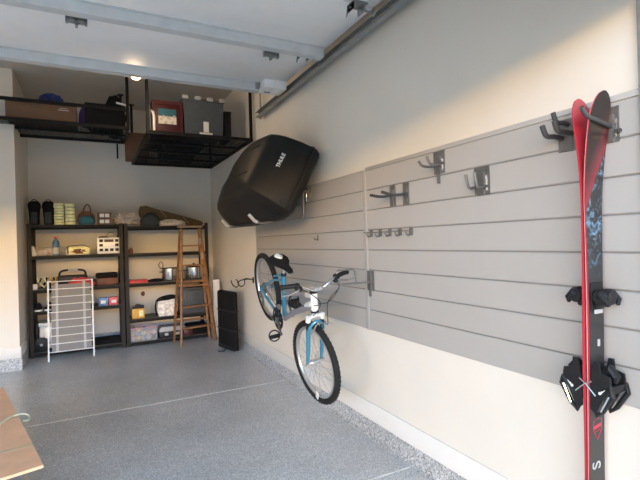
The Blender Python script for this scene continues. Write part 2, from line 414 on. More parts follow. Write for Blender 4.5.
exec_y = 7.25

# contents, left unit top shelf (z = 1.83)
def pouch(x, tone, label, h=.335):
    t = thing('carry_case', label, 'case', (x, 7.36, 1.83), 0, 'black cases on the top shelf')
    rs = []
    for z, wx, wy in ((0, .050, .05), (.02, .062, .06), (.09, .064, .06), (.17, .072, .06), (.21, .082, .07), (.245, .075, .065), (.27, .05, .04)):
        rs.append([V((wx*math.copysign(abs(math.cos(a))**.6, math.cos(a)), wy*math.copysign(abs(math.sin(a))**.6, math.sin(a)), z*h/.27)) for a in [2*math.pi*k/16 for k in range(16)]])
    MB().rings(rs).build('body', 'blackcloth', t)
    b = MB(); b.span((-.04, -.075, .02), (.04, -.05, .18), .008); b.build('front_pocket', 'slate', t)
    b = MB(); b.tube(circ((0, 0, h-.005), .03, (1, 0, 0), (0, 0, 1), 0, 180, 10), .006, 8); b.build('handle_loop', tone, t)
    return t
pouch(-.715, 'black', 'black zipped carry case at the far left of the top shelf')
pouch(-.545, 'olive', 'black carry case with tan loop, beside the yellow packets')
MB().span((-.77+.69, 0, 0), (-.77+.71, .02, .02)).b.free()
def pack(x, z, h, label, green=False, wd=.124):
    t = thing('paper_pack', label, 'packet', (x, 7.36, z), random.uniform(-.05, .05), 'yellow packets on the top shelf')
    MB().span((-wd/2, -.09, 0), (wd/2, .09, h-.004), .012).build('wrapper', 'yellow', t)
    b = MB(); b.span((-wd/2-.001, -.0915, h*.42), (wd/2+.001, -.02, h*.50)); b.build('band', 'olive' if not green else 'greypaint', t)
nm = ['bottom', 'second', 'third', 'topmost']
for k in range(4):
    pack(-.412, 1.83+k*.078, .078, 'pale yellow packet, %s of the left stack beside the black cases' % nm[k], k == 3)
for k in range(3):
    pack(-.276, 1.83+k*.102, .102, 'yellow packet, %s of the right stack beside the brown bag' % ['bottom', 'middle', 'topmost'][k], wd=.124)
t = thing('handbag', 'brown handbag with a looped handle on the top shelf', 'bag', (-.075, 7.42, 1.83))
b = MB(); b.rings([[V((x*sx, y, z)) for x, y in ((-1, -.06), (-.7, -.075), (.7, -.075), (1, -.06), (1, .06), (-1, .06))] for z, sx in ((0, .10), (.05, .12), (.13, .11), (.18, .075), (.20, .045))])
b.build('bag_body', 'brown', t)
MB().tube(smoothpts([(-.04, 0, .18), (-.02, 0, .26), (.02, 0, .305), (.05, 0, .26), (.07, 0, .15)], 5), .009, 8).build('handle', 'brown', t)
t = MB().blob((0, 0, 0), (.105, .05, .085), .12, 2.5, 3).build('folded_cloth', 'teal'); t.location = (-.065, 7.29, 1.83+.047)
tag(t, 'teal folded cloth lying in front of the brown handbag', 'cloth')
def small_box(x, z, label):
    t = thing('small_box', label, 'box', (x, 7.35, z), 0, 'small labelled boxes on the top shelf')
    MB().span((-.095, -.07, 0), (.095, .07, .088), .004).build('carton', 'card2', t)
    b = MB(); b.span((-.065, -.0712, .018), (-.006, -.069, .070)); b.span((.006, -.0712, .018), (.062, -.069, .070)); b.build('paper_label', 'text', t, smooth=False)
small_box(.165, 1.83, 'small brown box with white labels, lower of the two'); small_box(.165, 1.919, 'small brown box with white labels, upper of the two')
t = MB().blob((0, 0, 0), (.19, .12, .12), .5, 3.2, 9, 4).build('crumpled_cloth', 'whitecloth'); t.location = (.47, 7.42, 1.83+.066)
tag(t, 'crumpled off white cloth where the two shelving units meet', 'cloth')
# right unit top
t = thing('padded_case', 'long olive brown soft case lying slanted on the top shelf', 'case', (1.12, 7.42, 1.80))
pl = [(-.45, .0), (-.47, .24), (-.45, .315), (-.37, .325), (-.24, .285), (.46, .08), (.50, .05), (.48, .0), (.25, .0), (-.05, .10)]
b = MB(); b.rings([[V((x, y, z*(1-abs(y)*.6)+abs(y)*.03)) for x, z in pl] for y in (-.06, -.045, 0, .045, .06)])
b.build('case_body', 'olive', t)
b = MB()
for xx, zz in ((-.12, .17), (.22, .07)):
    b.tube(smoothpts([(xx-.04, -.064, zz+.085), (xx-.01, -.07, zz+.03), (xx+.05, -.064, zz-.03)], 4), .008, 6)
b.build('strap', 'woodgrey', t)
t = MB().blob((0, 0, 0), (.14, .09, .13), .08, 2, 5).build('stuff_sack', 'slate'); t.location = (.80, 7.29, 1.80+.072); tag(t, 'slate grey round sack under the high end of the olive case', 'sack')
t = MB().blob((0, 0, 0), (.20, .05, .065), .4, 3, 21).build('crumpled_cloth', 'whitecloth'); t.location = (1.12, 7.285, 1.80+.036); tag(t, 'pale crumpled cloth under the middle of the olive case', 'cloth')

# left unit, second shelf (z = 1.40)
t = MB().blob((0, 0, 0), (.13, .10, .075), .5, 3, 31).build('rope_heap', 'whitecloth'); t.location = (-.60, 7.38, 1.40+.042); tag(t, 'off white heap of rope left of the water bottle', 'rope')
b = MB(); b.prism([(-.05, 0, 0), (.07, 0, 0), (0, 0, .06), (-.03, 0, .13), (-.06, 0, .14)], (0, -.05, 0), (0, .1, 0)); t = b.build('paper_bag', 'cream'); t.location = (-.70, 7.37, 1.40); tag(t, 'small cream paper bag at the left end of the second shelf', 'bag')
t = thing('water_bottle', 'blue clear water bottle with a red cap on the second shelf', 'bottle', (-.465, 7.33, 1.40))
MB().lathe([(.04, 0), (.047, .006), (.047, .12), (.043, .135), (.047, .15), (.044, .19), (.02, .225), (.017, .235)], n=20).build('bottle_body', 'clearblue', t)
MB().lathe([(.018, .235), (.02, .237), (.02, .262), (.015, .266)], n=16).build('cap', 'red', t)
MB().lathe([(.048, .02), (.0485, .03), (.0485, .10), (.048, .11)], n=20).build('wrap_label', 'lgrey', t)
t = thing('clear_box', 'cloudy clear storage box behind the water bottle', 'box', (-.41, 7.47, 1.40))
MB().span((-.09, -.06, 0), (.09, .06, .11), .01).build('box_body', 'clear', t); MB().span((-.095, -.065, .111), (.095, .065, .12), .003).build('lid', 'lgrey', t)
t = thing('wire_basket', 'wire basket holding papers in the middle of the second shelf', 'basket', (-.19, 7.38, 1.40))
b = MB(); b.span((-.15, -.09, 0), (.15, .09, .012)); b.span((-.15, -.09, 0), (-.14, .09, .10)); b.span((.14, -.09, 0), (.15, .09, .10)); b.span((-.15, .08, 0), (.15, .09, .10)); b.build('tray', 'cream', t, smooth=False)
MB().tube(smoothpts([(-.15, -.09, .07), (-.12, -.09, .12), (.05, -.09, .135), (.15, -.09, .10)], 5), .005, 6).build('wire_rim', 'black', t)
t = MB().blob((0, 0, 0), (.11, .06, .055), .6, 3.5, 12).build('tool_bundle', 'brown'); t.location = (-.19, 7.37, 1.413+.03); tag(t, 'brown bundle lying in the wire basket', 'bundle')
t = MB().span((-.13, -.004, 0), (.13, .004, .10), .002).build('paper_sheet', 'yellow'); t.location = (-.18, 7.33, 1.414); t.rotation_euler = (R(-4), 0, R(3)); tag(t, 'pale yellow card standing at the front of the basket', 'card')
t = thing('control_box', 'white control box with two rows of square dark buttons', 'control box', (.215, 7.33, 1.40))
MB().span((-.16, -.06, 0), (.16, .06, .235), .008).build('housing', 'white', t)
b = MB()
for xx, zz in ((-.105, .19), (.105, .19), (-.105, .125), (.105, .125), (-.105, .055), (-.035, .055), (.035, .055), (.105, .055)):
    o_ = MB().span((xx-.024, -.064, zz-.020), (xx+.024, -.059, zz+.020), .002).build('button', 'black', t)
b.b.free()
MB().span((-.062, -.063, .170), (.062, -.059, .210), .002).build('display', 'dark red', t)
MB().tube(smoothpts([(-.03, 0, .235), (-.01, 0, .30), (.05, -.01, .305), (.10, 0, .27), (.12, 0, .235)], 5), .004, 6).build('cable', 'black', t)
MB().blob((-.08, 0, .238), (.07, .05, .02), .4, 4, 3).build('adapter', 'brown', t)
# right unit, second shelf
t = MB().blob((0, 0, 0), (.035, .035, .06), .4, 3, 4, 2).build('small_pouch', 'brown'); t.location = (.515, 7.40, 1.385+.033); tag(t, 'small brown pouch at the left end of the right unit second shelf', 'pouch')

# third shelves (z = .935)
def clamp(x, y, z, a, label, col='yellow'):
    t = thing('spring_clamp', label, 'clamp', (x, y, z), a, 'spring clamps on the third shelf'); t.scale = (1.3, 1.3, 1.5)
    b = MB(); b.bar((-.05, 0, .012), (.0, 0, .055), .02, .012); b.bar((.0, 0, .055), (.02, 0, .10), .018, .012); b.build('jaw', 'black', t)
    b = MB(); b.bar((.05, 0, .012), (.0, 0, .055), .02, .012); b.bar((.0, 0, .055), (-.02, 0, .105), .018, .012); b.build('grip_arm', 'orange' if col == 'orange' else 'yellow', t)
for i, (x, y, lab) in enumerate(((-.68, 7.36, 'black and yellow clamp beside the white cup'), (-.61, 7.42, 'black and yellow clamp second from the left post'), (-.55, 7.34, 'orange and black clamp left of the black tool case'), (-.49, 7.42, 'orange and black clamp touching the black tool case'))):
    clamp(x, y, .935, i*.9, lab, 'orange' if i > 1 else 'yellow')
t = MB().lathe([(.028, 0), (.036, .01), (.04, .07), (.036, .075), (.03, .012), (.001, .01)], n=18).build('cup', 'white'); t.location = (-.725, 7.28, .935); tag(t, 'white cup at the left end of the third shelf', 'cup')
t = thing('tool_case', 'black tool case with a top handle on the third shelf', 'case', (-.27, 7.42, .935))
MB().span((-.19, -.08, 0), (.19, .08, .17), .02).build('case_body', 'black', t)
MB().tube(smoothpts([(-.17, 0, .16), (-.15, 0, .225), (-.06, 0, .245), (.06, 0, .245), (.15, 0, .225), (.17, 0, .16)], 5), .014, 8).build('handle', 'black', t)
MB().span((-.06, -.015, .232), (.07, .015, .262), .004).build('handle_grip', 'lgrey', t)
t = MB().blob((0, 0, 0), (.17, .06, .085), .5, 3, 17).build('red_jacket', 'red'); t.location = (-.15, 7.29, .935+.047); tag(t, 'red crumpled jacket in front of the black tool case', 'jacket')
t = MB().blob((0, 0, 0), (.09, .07, .07), .3, 3, 8).build('grey_pouch', 'slate'); t.location = (-.03, 7.36, .935+.04); tag(t, 'dark grey pouch between the red jacket and the brown folded bag', 'pouch')
t = thing('folded_bag', 'brown black folded bag at the right end of the third shelf', 'bag', (.185, 7.42, .935))
b = MB(); b.span((-.15, -.12, 0), (.15, .12, .11), .03); b.build('bag_body', 'brown', t); MB().span((-.16, -.125, .105), (.14, .11, .18), .03).build('bag_flap', 'blackcloth', t)
t = thing('flat_case', 'flat red plastic case on the third shelf of the right unit', 'case', (.60, 7.34, .935))
MB().span((-.14, -.09, 0), (.14, .09, .035), .006).build('case_base', 'red', t); MB().span((-.14, -.09, .036), (.14, .09, .05), .006).build('lid', 'red', t)
t = MB().blob((0, 0, 0), (.13, .1, .03), .4, 3, 2).build('dark_cloth', 'blackcloth'); t.location = (.88, 7.38, .935+.0165); tag(t, 'flat dark cloth between the red case and the pots', 'cloth')
def pot(x, y, z, r, h, label, lid=True):
    t = thing('cooking_pot', label, 'pot', (x, y, z), .3, 'pots on the third shelf')
    MB().lathe([(r*.86, 0), (r*.93, .01), (r, .03), (r, h), (r*1.04, h), (r*1.04, h+.006), (r*.97, h+.006), (r*.95, .03), (.001, .015)], n=28).build('pot_body', 'steel', t)
    for s in (-1, 1):
        MB().tube([(s*r, -.04, h*.75), (s*(r+.035), -.03, h*.78), (s*(r+.035), .03, h*.78), (s*r, .04, h*.75)], .007, 8).build('handle', 'black', t)
    if lid:
        MB().lathe([(r*1.03, h+.008), (r*.9, h+.02), (r*.3, h+.04), (.001, h+.042)], n=28).build('lid', 'steel', t)
        MB().lathe([(.01, h+.04), (.02, h+.06), (.018, h+.07), (.001, h+.072)], n=14).build('knob', 'black', t)
pot(1.08, 7.37, .935, .125, .19, 'steel pot on the left side of the ladder', False); pot(1.455, 7.40, .935, .145, .19, 'larger steel pot behind the ladder')
t = thing('camp_stove_parts', 'black wire stove grate lying on top of the left steel pot', 'grate', (1.08, 7.37, 1.1325))
b = MB()
for k in range(5): b.tube([(-.13, -.08+k*.04, .004), (.13, -.08+k*.04, .004)], .005, 6)
for s in (-1, 1): b.tube([(s*.13, -.085, .004), (s*.13, .085, .004)], .005, 6)
b.build('grate_bars', 'black', t)
MB().tube(smoothpts([(-.14, -.02, .004), (-.17, -.02, .05), (-.15, -.02, .10), (-.12, -.02, .10), (-.105, -.02, .05), (-.12, -.02, .004)], 4), .006, 6).build('handle_loop', 'black', t)

# fourth shelf left (z = .64)
def shoe(x, a, label):
    t = thing('shoe', label, 'shoe', (x, 7.33, .64), a, 'shoes on the fourth shelf')
    rs = []
    for y, wd, z in ((-.13, .018, .03), (-.11, .038, .045), (-.05, .045, .06), (.02, .038, .085), (.08, .036, .10), (.12, .03, .095)):
        rs.append([V((wd*math.cos(u), y, .022+max(0, math.sin(u))*(z-.022))) for u in [math.pi*k/8 for k in range(9)]])
    MB().rings(rs).build('upper', 'black', t)
    MB().rings([[V((wd*s, y, z)) for y, wd, s in ((-.14, .012, 1), (-.11, .042, 1), (-.04, .048, 1), (.06, .04, 1), (.125, .034, 1), (.125, .034, -1), (.06, .04, -1), (-.04, .048, -1), (-.11, .042, -1), (-.14, .012, -1))] for z in (0, .022)]).build('sole', 'white', t)
shoe(-.69, .05, 'black shoe with white sole, left one beside the post'); shoe(-.57, -.06, 'black shoe with white sole, right one of the pair')
for x, mt, lab in ((.115, 'bluebox', 'small blue printed box on the fourth shelf'), (.255, 'redbox', 'small red and white printed box on the fourth shelf')):
    t = thing('printed_box', lab, 'box', (x, 7.34, .64)); MB().span((-.062, -.06, 0), (.062, .06, .11), .003).build('carton', mt, t)
    MB().span((-.03, -.0612, .03), (.035, -.0595, .075)).build('print_patch', 'text', t, smooth=False)

# floor level left: cooler
t = thing('cooler', 'white wheeled cooler on the bottom shelf behind the drying rack', 'cooler', (-.50, 7.44, .07))
MB().span((-.19, -.15, .03), (.20, .15, .34), .02).build('cooler_body', 'white', t); MB().span((-.2, -.16, .341), (.21, .16, .395), .012).build('lid', 'white', t)
MB().span((-.03, -.162, .27), (.03, -.150, .33), .004).build('latch', 'black', t)
MB().lathe([(.09, -.02), (.10, -.015), (.10, .015), (.09, .02), (.05, .02)], (-.165, -.175, .10), (0, 1, 0), 24).build('wheel', 'black', t)
MB().lathe([(.018, 0), (.018, .024), (.01, .028)], (-.165, -.175, .10), (0, -1, 0), 14).build('hub_cap', 'lgrey', t)
MB().span((-.235, -.13, .03), (-.205, .0, .40), .01).build('pull_handle', 'black', t)
t = MB().span((-.2, -.16, 0), (.2, .16, .06), .01).build('floor_mat', 'blackcloth'); t.location = (.14, 7.46, .07); tag(t, 'black folded mat on the bottom shelf right of the drying rack', 'mat')

# right unit fourth shelf (z=.40)
t = thing('cordless_tool_box', 'orange yellow box with a black top on the fourth shelf', 'box', (.60, 7.35, .40))
MB().span((-.10, -.07, 0), (.08, .07, .15), .006).build('box_body', 'orange', t)
b = MB(); b.span((-.085, -.06, .15), (.075, .06, .175), .006); b.prism([(-.06, 0, 0), (-.02, 0, .04), (.08, 0, .015), (.08, 0, 0)], (0, -.04, .172), (0, .08, 0)); b.build('black_top', 'black', t)
MB().span((-.0, -.0715, .03), (.06, -.0695, .12)).build('printed_panel', 'yellow', t, smooth=False)
t = thing('insulated_bag', 'silver insulated bag with black trim on the fourth shelf', 'bag', (1.02, 7.36, .40), -.1)
pf = [(-.14, 0), (.14, 0), (.17, .15), (.16, .26), (.08, .30), (-.06, .29), (-.14, .24), (-.16, .12)]
MB().rings([[V((x*(1-abs(y)*.8), y, z)) for x, z in pf] for y in (-.09, -.07, .07, .09)]).build('bag_body', 'silver', t)
b = MB(); b.tube(smoothpts([(-.155, -.075, .0), (-.175, -.08, .13), (-.15, -.08, .25), (-.06, -.08, .30), (.08, -.08, .315), (.17, -.08, .27)], 5), .012, 8)
b.prism([(-.15, 0, .235), (-.06, 0, .295), (.08, 0, .31), (.15, 0, .27), (.02, 0, .245)], (0, -.098, 0), (0, .02, 0)); b.build('black_trim', 'blackcloth', t)
t = thing('storage_tote', 'large dark grey storage tote behind the ladder', 'tote', (1.42, 7.45, .40))
MB().span((-.20, -.17, 0), (.20, .17, .37), .02).build('tote_body', 'grey bin', t); MB().span((-.215, -.185, .371), (.215, .185, .41), .01).build('lid', 'grey bin', t)
b = MB()
for k in (-1, 0, 1): b.span((k*.11-.012, -.178, .04), (k*.11+.012, -.168, .34))
b.build('rib', 'grey bin', t, smooth=False)
# right unit bottom
t = thing('toy_bin', 'clear plastic bin full of colourful toys under the orange box', 'bin', (.66, 7.38, .06))
b = MB(); b.span((-.19, -.14, 0), (.19, .14, .008)); 
for s in (-1, 1): b.span((-.19, s*.14, 0), (.19, s*.132, .20)); b.span((s*.19, -.14, 0), (s*.182, .14, .20))
b.build('bin_shell', 'clear', t, smooth=False); MB().tube([(-.195, -.145, .2), (.195, -.145, .2), (.195, .145, .2), (-.195, .145, .2)], .008, 6, True).build('rim', 'pink', t)
cols = ['pink', 'orange', 'blue', 'cream', 'dark red', 'pink', 'blue', 'yellow', 'pink', 'cream', 'dark red', 'orange', 'bluebag']
nmz = {'pink': 'pink', 'orange': 'orange', 'blue': 'light blue', 'cream': 'cream', 'dark red': 'dark red', 'yellow': 'yellow', 'bluebag': 'dark blue'}
for k, c in enumerate(cols):
    col_ = k % 5; row = k//5
    o = MB().blob((0, 0, 0), (.04, .04, .036), .3, 2, k, 2, False).build('toy', c)
    o.location = (.66-.144+col_*.072, 7.29+.02*(row % 2), .06+.045+row*.066)
    tag(o, '%s toy in the clear bin, %s row, %s place' % (nmz[c], ['bottom', 'middle', 'top'][row], ['first', 'second', 'third', 'fourth', 'fifth'][col_]), 'toy', 'toys in the clear bin')
t = thing('tool_organizer', 'grey lidded case with black base on the bottom shelf beside the toy bin', 'case', (1.08, 7.38, .06))
MB().span((-.20, -.13, 0), (.20, .13, .10), .01).build('case_base', 'black', t); MB().rings([[V((x*s, y*s, z)) for x, y in ((-.2, -.13), (.2, -.13), (.2, .13), (-.2, .13))] for z, s in ((.101, 1), (.14, .97), (.17, .8))]).build('lid', 'lgrey', t)
b = MB(); b.span((-.12, -.138, .04), (-.07, -.129, .08)); b.span((.03, -.138, .04), (.10, -.129, .08)); b.b.free(); MB().span((-.12, -.138, .04), (-.07, -.131, .08)).build('latch', 'textgrey', t, smooth=False); MB().span((.03, -.138, .04), (.10, -.131, .08)).build('latch', 'textgrey', t, smooth=False)
t = MB().span((-.16, -.14, 0), (.16, .14, .16), .03).build('duffel_bag', 'blackcloth'); t.location = (1.47, 7.42, .06); tag(t, 'black duffel on the bottom shelf behind the ladder feet', 'bag')
t = MB().span((-.07, -.03, 0), (.07, .03, .10), .008).build('red_can', 'dark red'); t.location = (1.22-.1+.19, 7.27-.0, .06+.0); tag(t, 'dark red container seen between the ladder rails', 'container')
# things on the wall between
t = MB().lathe([(.03, 0), (.035, .01), (.025, .03), (.012, .035)], (0, 0, 0), (0, -1, 0), 16).build('wall_outlet', 'brown'); t.location = (.72, BY, .71); t.scale = (.9, 1, 1.2); tag(t, 'small brown round fitting on the back wall', 'fitting')

# white drying rack
t = thing('drying_rack', 'white wire rack with horizontal rungs leaning on the shelving', 'rack', (-.285, 6.90, 0))
b = MB()
def rk(x, z, dy=0): return V((x, .0+dy+z*.20, z))
for s in (-.27, .265):
    b = MB(); b.bar(rk(s, 0), rk(s, 1.055), .018); b.build('upright', 'whitemetal', t, smooth=False)
for k in range(10):
    z = .115+k*.103
    MB().tube([rk(-.265, z), rk(.26, z)], .0065, 8).build('rung', 'whitemetal', t)
b = MB(); b.rings([[rk(-.235, z, .03+d), rk(.24, z, .03+d), rk(.24, z, .034+d), rk(-.235, z, .034+d)] for z, d in ((.10, 0), (1.0, 0))]); b.build('mesh_panel', 'mesh grey', t, smooth=False)
for s in (-.17, .16):
    b = MB(); b.bar(rk(s, .12, .022), rk(s, 1.03, .022), .03, .004); b.build('inner_strip', 'lgrey', t, smooth=False)

# ------------------------------------------------------------------ ladder
t = thing('step_ladder', 'wooden step ladder standing in front of the right shelving unit', 'ladder', (1.37, 7.1, 0))
def L(x, y, z): return V((x-1.37, y-7.1, z))
FLb, FRb, BLb, BRb = L(1.13, 6.80, 0), L(1.665, 6.93, 0), L(1.07, 7.10, 0), L(1.625, 7.17, 0)
FLt, FRt, BLt, BRt = L(1.225, 7.10, 1.74), L(1.50, 7.12, 1.74), L(1.215, 7.16, 1.72), L(1.50, 7.18, 1.72)
for p, q in ((FLb, FLt), (FRb, FRt)): MB().bar(p, q, .030, .05).build('front_rail', 'wood', t, smooth=False)
for p, q in ((BLb, BLt), (BRb, BRt)): MB().bar(p, q, .024, .03).build('rear_rail', 'wood', t, smooth=False)
b = MB()
mid = (FLt+FRt+BLt+BRt)/4; MB().box(mid+V((0, 0, .045)), (.36, .15, .03), bev=.004).build('top_cap', 'woodgrey', t)
for k, z in enumerate((.25, .56, .87, 1.18, 1.48)):
    f = z/1.74; p, q = FLb.lerp(FLt, f), FRb.lerp(FRt, f)
    MB().bar(p+V((-.005, .0, 0)), q+V((.005, 0, 0)), .075, .022).build('step', 'wood', t, smooth=False)
for z in (.33, .93):
    f = z/1.74; MB().bar(BLb.lerp(BLt, f), BRb.lerp(BRt, f), .018, .03).build('rear_brace', 'wood', t, smooth=False)
for s, (p, q, p2, q2) in enumerate(((FLb, FLt, BLb, BLt), (FRb, FRt, BRb, BRt))):
    a, c = p.lerp(q, .78), p2.lerp(q2, .78); MB().bar(a, c, .02, .004).build('spreader', 'hook', t)
b = MB()
for z in (1.32, 1.55):
    f = z/1.74; c = FRb.lerp(FRt, f)+V((-.02, -.03, 0)); b.box(c, (.02, .012, .10))
b.build('metal_bracket', 'greypaint', t, smooth=False)

# black folded case and white board
t = thing('folding_case', 'tall black fabric case standing against the right wall', 'case', (1.665, 6.19, 0))
ax = V((1.70-1.585, 5.98-6.50, 0)).normalized(); ay = V((0, 0, 1)).cross(ax)
b = MB(); rot = Matrix((ax, ay, V((0, 0, 1)))).transposed()
b.box((.0, 0, .435), (.50, .075, .80), rot, .03)
body = b.build('case_body', 'blackcloth', t)
b = MB()
for z in (.30, .56): b.box((0, 0, z), (.506, .083, .016), rot, .004)
b.build('strap_seam', 'black', t)
b = MB(); b.box((0, 0, .05), (.46, .09, .06), rot, .012); b.build('foot_edge', 'black', t)
b = MB(); b.tube(smoothpts([ax*.02+ay*-.045+V((0, 0, .06)), ax*.05+ay*-.09+V((0, 0, .015)), ax*.02+ay*-.12+V((0, 0, .008)), ax*-.03+ay*-.15+V((0, 0, .008))], 4), .007, 6); b.build('buckle_strap', 'black', t)
t = MB().box((0, 0, .46), (.10, .02, .92), bev=.003).build('board_offcut', 'base'); t.location = (1.757, 7.17, 0); tag(t, 'narrow white board standing between the ladder and the black case', 'board')

# ------------------------------------------------------------------ overhead racks
def rack(name, label, x0, x1, y0, y1, z, rail, posts):
    t = thing(name, label, 'ceiling rack', ((x0+x1)/2, (y0+y1)/2, z)); hx, hy = (x1-x0)/2, (y1-y0)/2
    b = MB()
    for s in (-1, 1): b.span((-hx, s*hy-.012, -.04), (hx, s*hy+.012, 0)); b.span((s*hx-.012, -hy, -.04), (s*hx+.012, hy, 0))
    b.build('deck_frame', 'rack', t, smooth=False)
    n = max(2, int((y1-y0)/.5))
    for k in range(1, n): MB().span((-hx, -hy+k*2*hy/n-.02, -.035), (hx, -hy+k*2*hy/n+.02, -.008)).build('crossbar', 'rack', t, smooth=False)
    b = MB(); k = 1
    nx = int((x1-x0)/.07); ny = int((y1-y0)/.035)
    for k in range(1, nx): b.span((-hx+k*2*hx/nx-.002, -hy, -.006), (-hx+k*2*hx/nx+.002, hy, -.001))
    for k in range(1, ny): b.span((-hx, -hy+k*2*hy/ny-.0025, -.004), (hx, -hy+k*2*hy/ny+.0025, 0.001))
    b.build('wire_deck', 'rack', t, smooth=False)
    for (px, py) in posts:
        X, Y = px-(x0+x1)/2, py-(y0+y1)/2; b = MB(); H = CZ-z
        b.span((X-.018, Y-.002, -.04), (X+.018, Y+.002, H)); b.span((X-.018, Y-.002, -.04), (X-.014, Y+.025, H))
        for k in range(int(H/.07)): b.box((X+.003, Y-.003, .02+k*.07), (.010, .003, .022))
        b.span((X-.04, Y-.03, H-.006), (X+.04, Y+.05, H)); b.build('post', 'rack', t, smooth=False)
    if rail:
        b = MB(); b.span((-hx, -hy-.012, rail-.04), (hx, -hy+.012, rail)); b.span((hx-.012, -hy, rail-.02), (hx+.012, hy, rail)); b.build('guard_rail', 'rack', t, smooth=False)
    return t
rack('overhead_rack', 'black wire ceiling rack above the roof box, carrying the grey bin', .60, 1.84, 5.45, 7.65, 2.83, 0, ((.60, 5.45), (1.84, 5.45), (.60, 7.65), (1.84, 7.65)))
rack('overhead_rack', 'black wire ceiling rack with side rail at the far left', -2.0, .455, 6.30, 7.20, 3.06, .235, ((.45, 6.30), (.42, 7.20), (-1.9, 6.30), (-1.9, 7.20)))
b = MB(); b.span((-.012, -.002, -.22), (.012, .002, .0)); t = b.build('rack_strap', 'rack'); t.location = (.36, 7.22, 3.02-.001); tag(t, 'short black bar hanging below the left ceiling rack', 'bar')

ZR = 2.832
t = thing('red_crate', 'dark red crate with a pictured panel on the ceiling rack', 'crate', (.84, 5.74, ZR))
MB().span((-.175, -.16, 0), (.175, .16, .395), .01).build('crate_body', 'dark red', t)
b = MB()
for s in (-1, 1): b.span((s*.175, -.172, 0), (s*.14, -.158, .395)); 
b.span((-.14, -.172, 0), (.14, -.158, .045)); b.span((-.14, -.172, .35), (.14, -.158, .395)); b.build('front_frame', 'dark red', t, smooth=False)
pic = MB().span((-.105, -.166, .12), (.10, -.158, .30)).build('picture_panel', 'cream', t, smooth=False)
b = MB(); b.span((-.105, -.168, .21), (.10, -.1655, .30)); b.build('picture_ground', 'teal', pic, smooth=False)
b = MB()
for k in range(7): b.lathe([(.018, 0), (.014, .003), (.001, .004)], (-.075+k*.025, -.168, .175+.04*math.sin(k*2.3)), (0, -1, 0), 10)
b.build('picture_figures', 'whitecloth', pic)
t = thing('storage_bin', 'large smoky grey bin with pale clips on the ceiling rack', 'bin', (1.275, 5.78, ZR))
MB().rings([[V((x*s, y*s, z)) for x, y in ((-.25, -.2), (.25, -.2), (.25, .2), (-.25, .2))] for z, s in ((0, .90), (.02, .93), (.44, 1))]).build('bin_body', 'grey bin', t, ang=20)
MB().span((-.262, -.212, .441), (.262, .212, .475), .008).build('lid', 'grey bin', t)
for k in range(4): MB().span((-.225+k*.15-.036, -.232, .448), (-.225+k*.15+.036, -.17, .492), .006).build('clip', 'lgrey', t)
b = MB(); b.span((-.01, -.2005-.0, .06), (.055, -.197, .19)); b.span((-.06, -.199, .03), (.10, -.1955, .055)); lb = b.build('paper_label', 'text', t, smooth=False); lb.location.y = -.004
t = thing('tall_black_box', 'narrow black box standing right of the grey bin on the ceiling rack', 'box', (1.585, 5.80, ZR))
MB().span((-.035, -.15, 0), (.055, .15, .34), .006).build('box_body', 'black', t); MB().span((-.04, -.155, .341), (.06, .155, .37), .004).build('lid', 'black', t)
t = MB().bar((0, 0, 0), (.13, .50, .15), .045, .03).build('black_pole', 'black'); t.location = (1.575, 5.62, 3.345); tag(t, 'black pole end sticking up behind the grey bin', 'pole')
t.location = (1.565, 5.75, 3.375)
t = thing('cardboard_box', 'tan cardboard box at the rear left of the ceiling rack', 'box', (.66, 7.48, ZR))
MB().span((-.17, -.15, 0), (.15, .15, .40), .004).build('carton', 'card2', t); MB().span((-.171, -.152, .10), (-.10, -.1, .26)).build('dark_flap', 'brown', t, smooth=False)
t = thing('white_tubes', 'bundle of white and black tubes beside the red crate', 'tubes', (.655, 5.545, ZR))
for k, (x, h, c) in enumerate(((-.025, .33, 'lgrey'), (.025, .24, 'white'))):
    MB().tube([(x, 0, 0), (x, 0, h*.8), (x-.01, 0, h), (x-.03, .03, h+.02)], .016, 10).build('tube', c, t)
t = MB().blob((0, 0, 0), (.09, .12, .14), .5, 3, 41).build('strap_bundle', 'blackcloth'); t.location = (.75, 6.45, ZR+.077); tag(t, 'black bundle of straps left of the red crate', 'bundle')
t = MB().blob((0, 0, 0), (.12, .11, .09), .5, 3, 44).build('gear_heap', 'blackcloth'); t.location = (.80, 6.12, ZR+.0495); tag(t, 'dark heap of gear behind the red crate', 'gear')
# dark flat goods deeper in the rack
for k, (x, y, sx, sy, h, mt, lab) in enumerate(((1.18, 6.45, .5, .35, .20, 'black', 'long black case lying behind the grey bin'), (1.20, 6.95, .45, .4, .22, 'dark red', 'dark red flat case lying deep in the ceiling rack'), (1.22, 7.42, .5, .35, .25, 'blackcloth', 'black soft case at the back of the ceiling rack'))):
    t = thing('flat_case', lab, 'case', (x, y, ZR)); MB().span((-sx/2, -sy/2, 0), (sx/2, sy/2, h), .015).build('case_body', mt, t); MB().span((-.06, -sy/2-.012, h*.4), (.06, -sy/2-.002, h*.6), .004).build('handle', 'black', t)

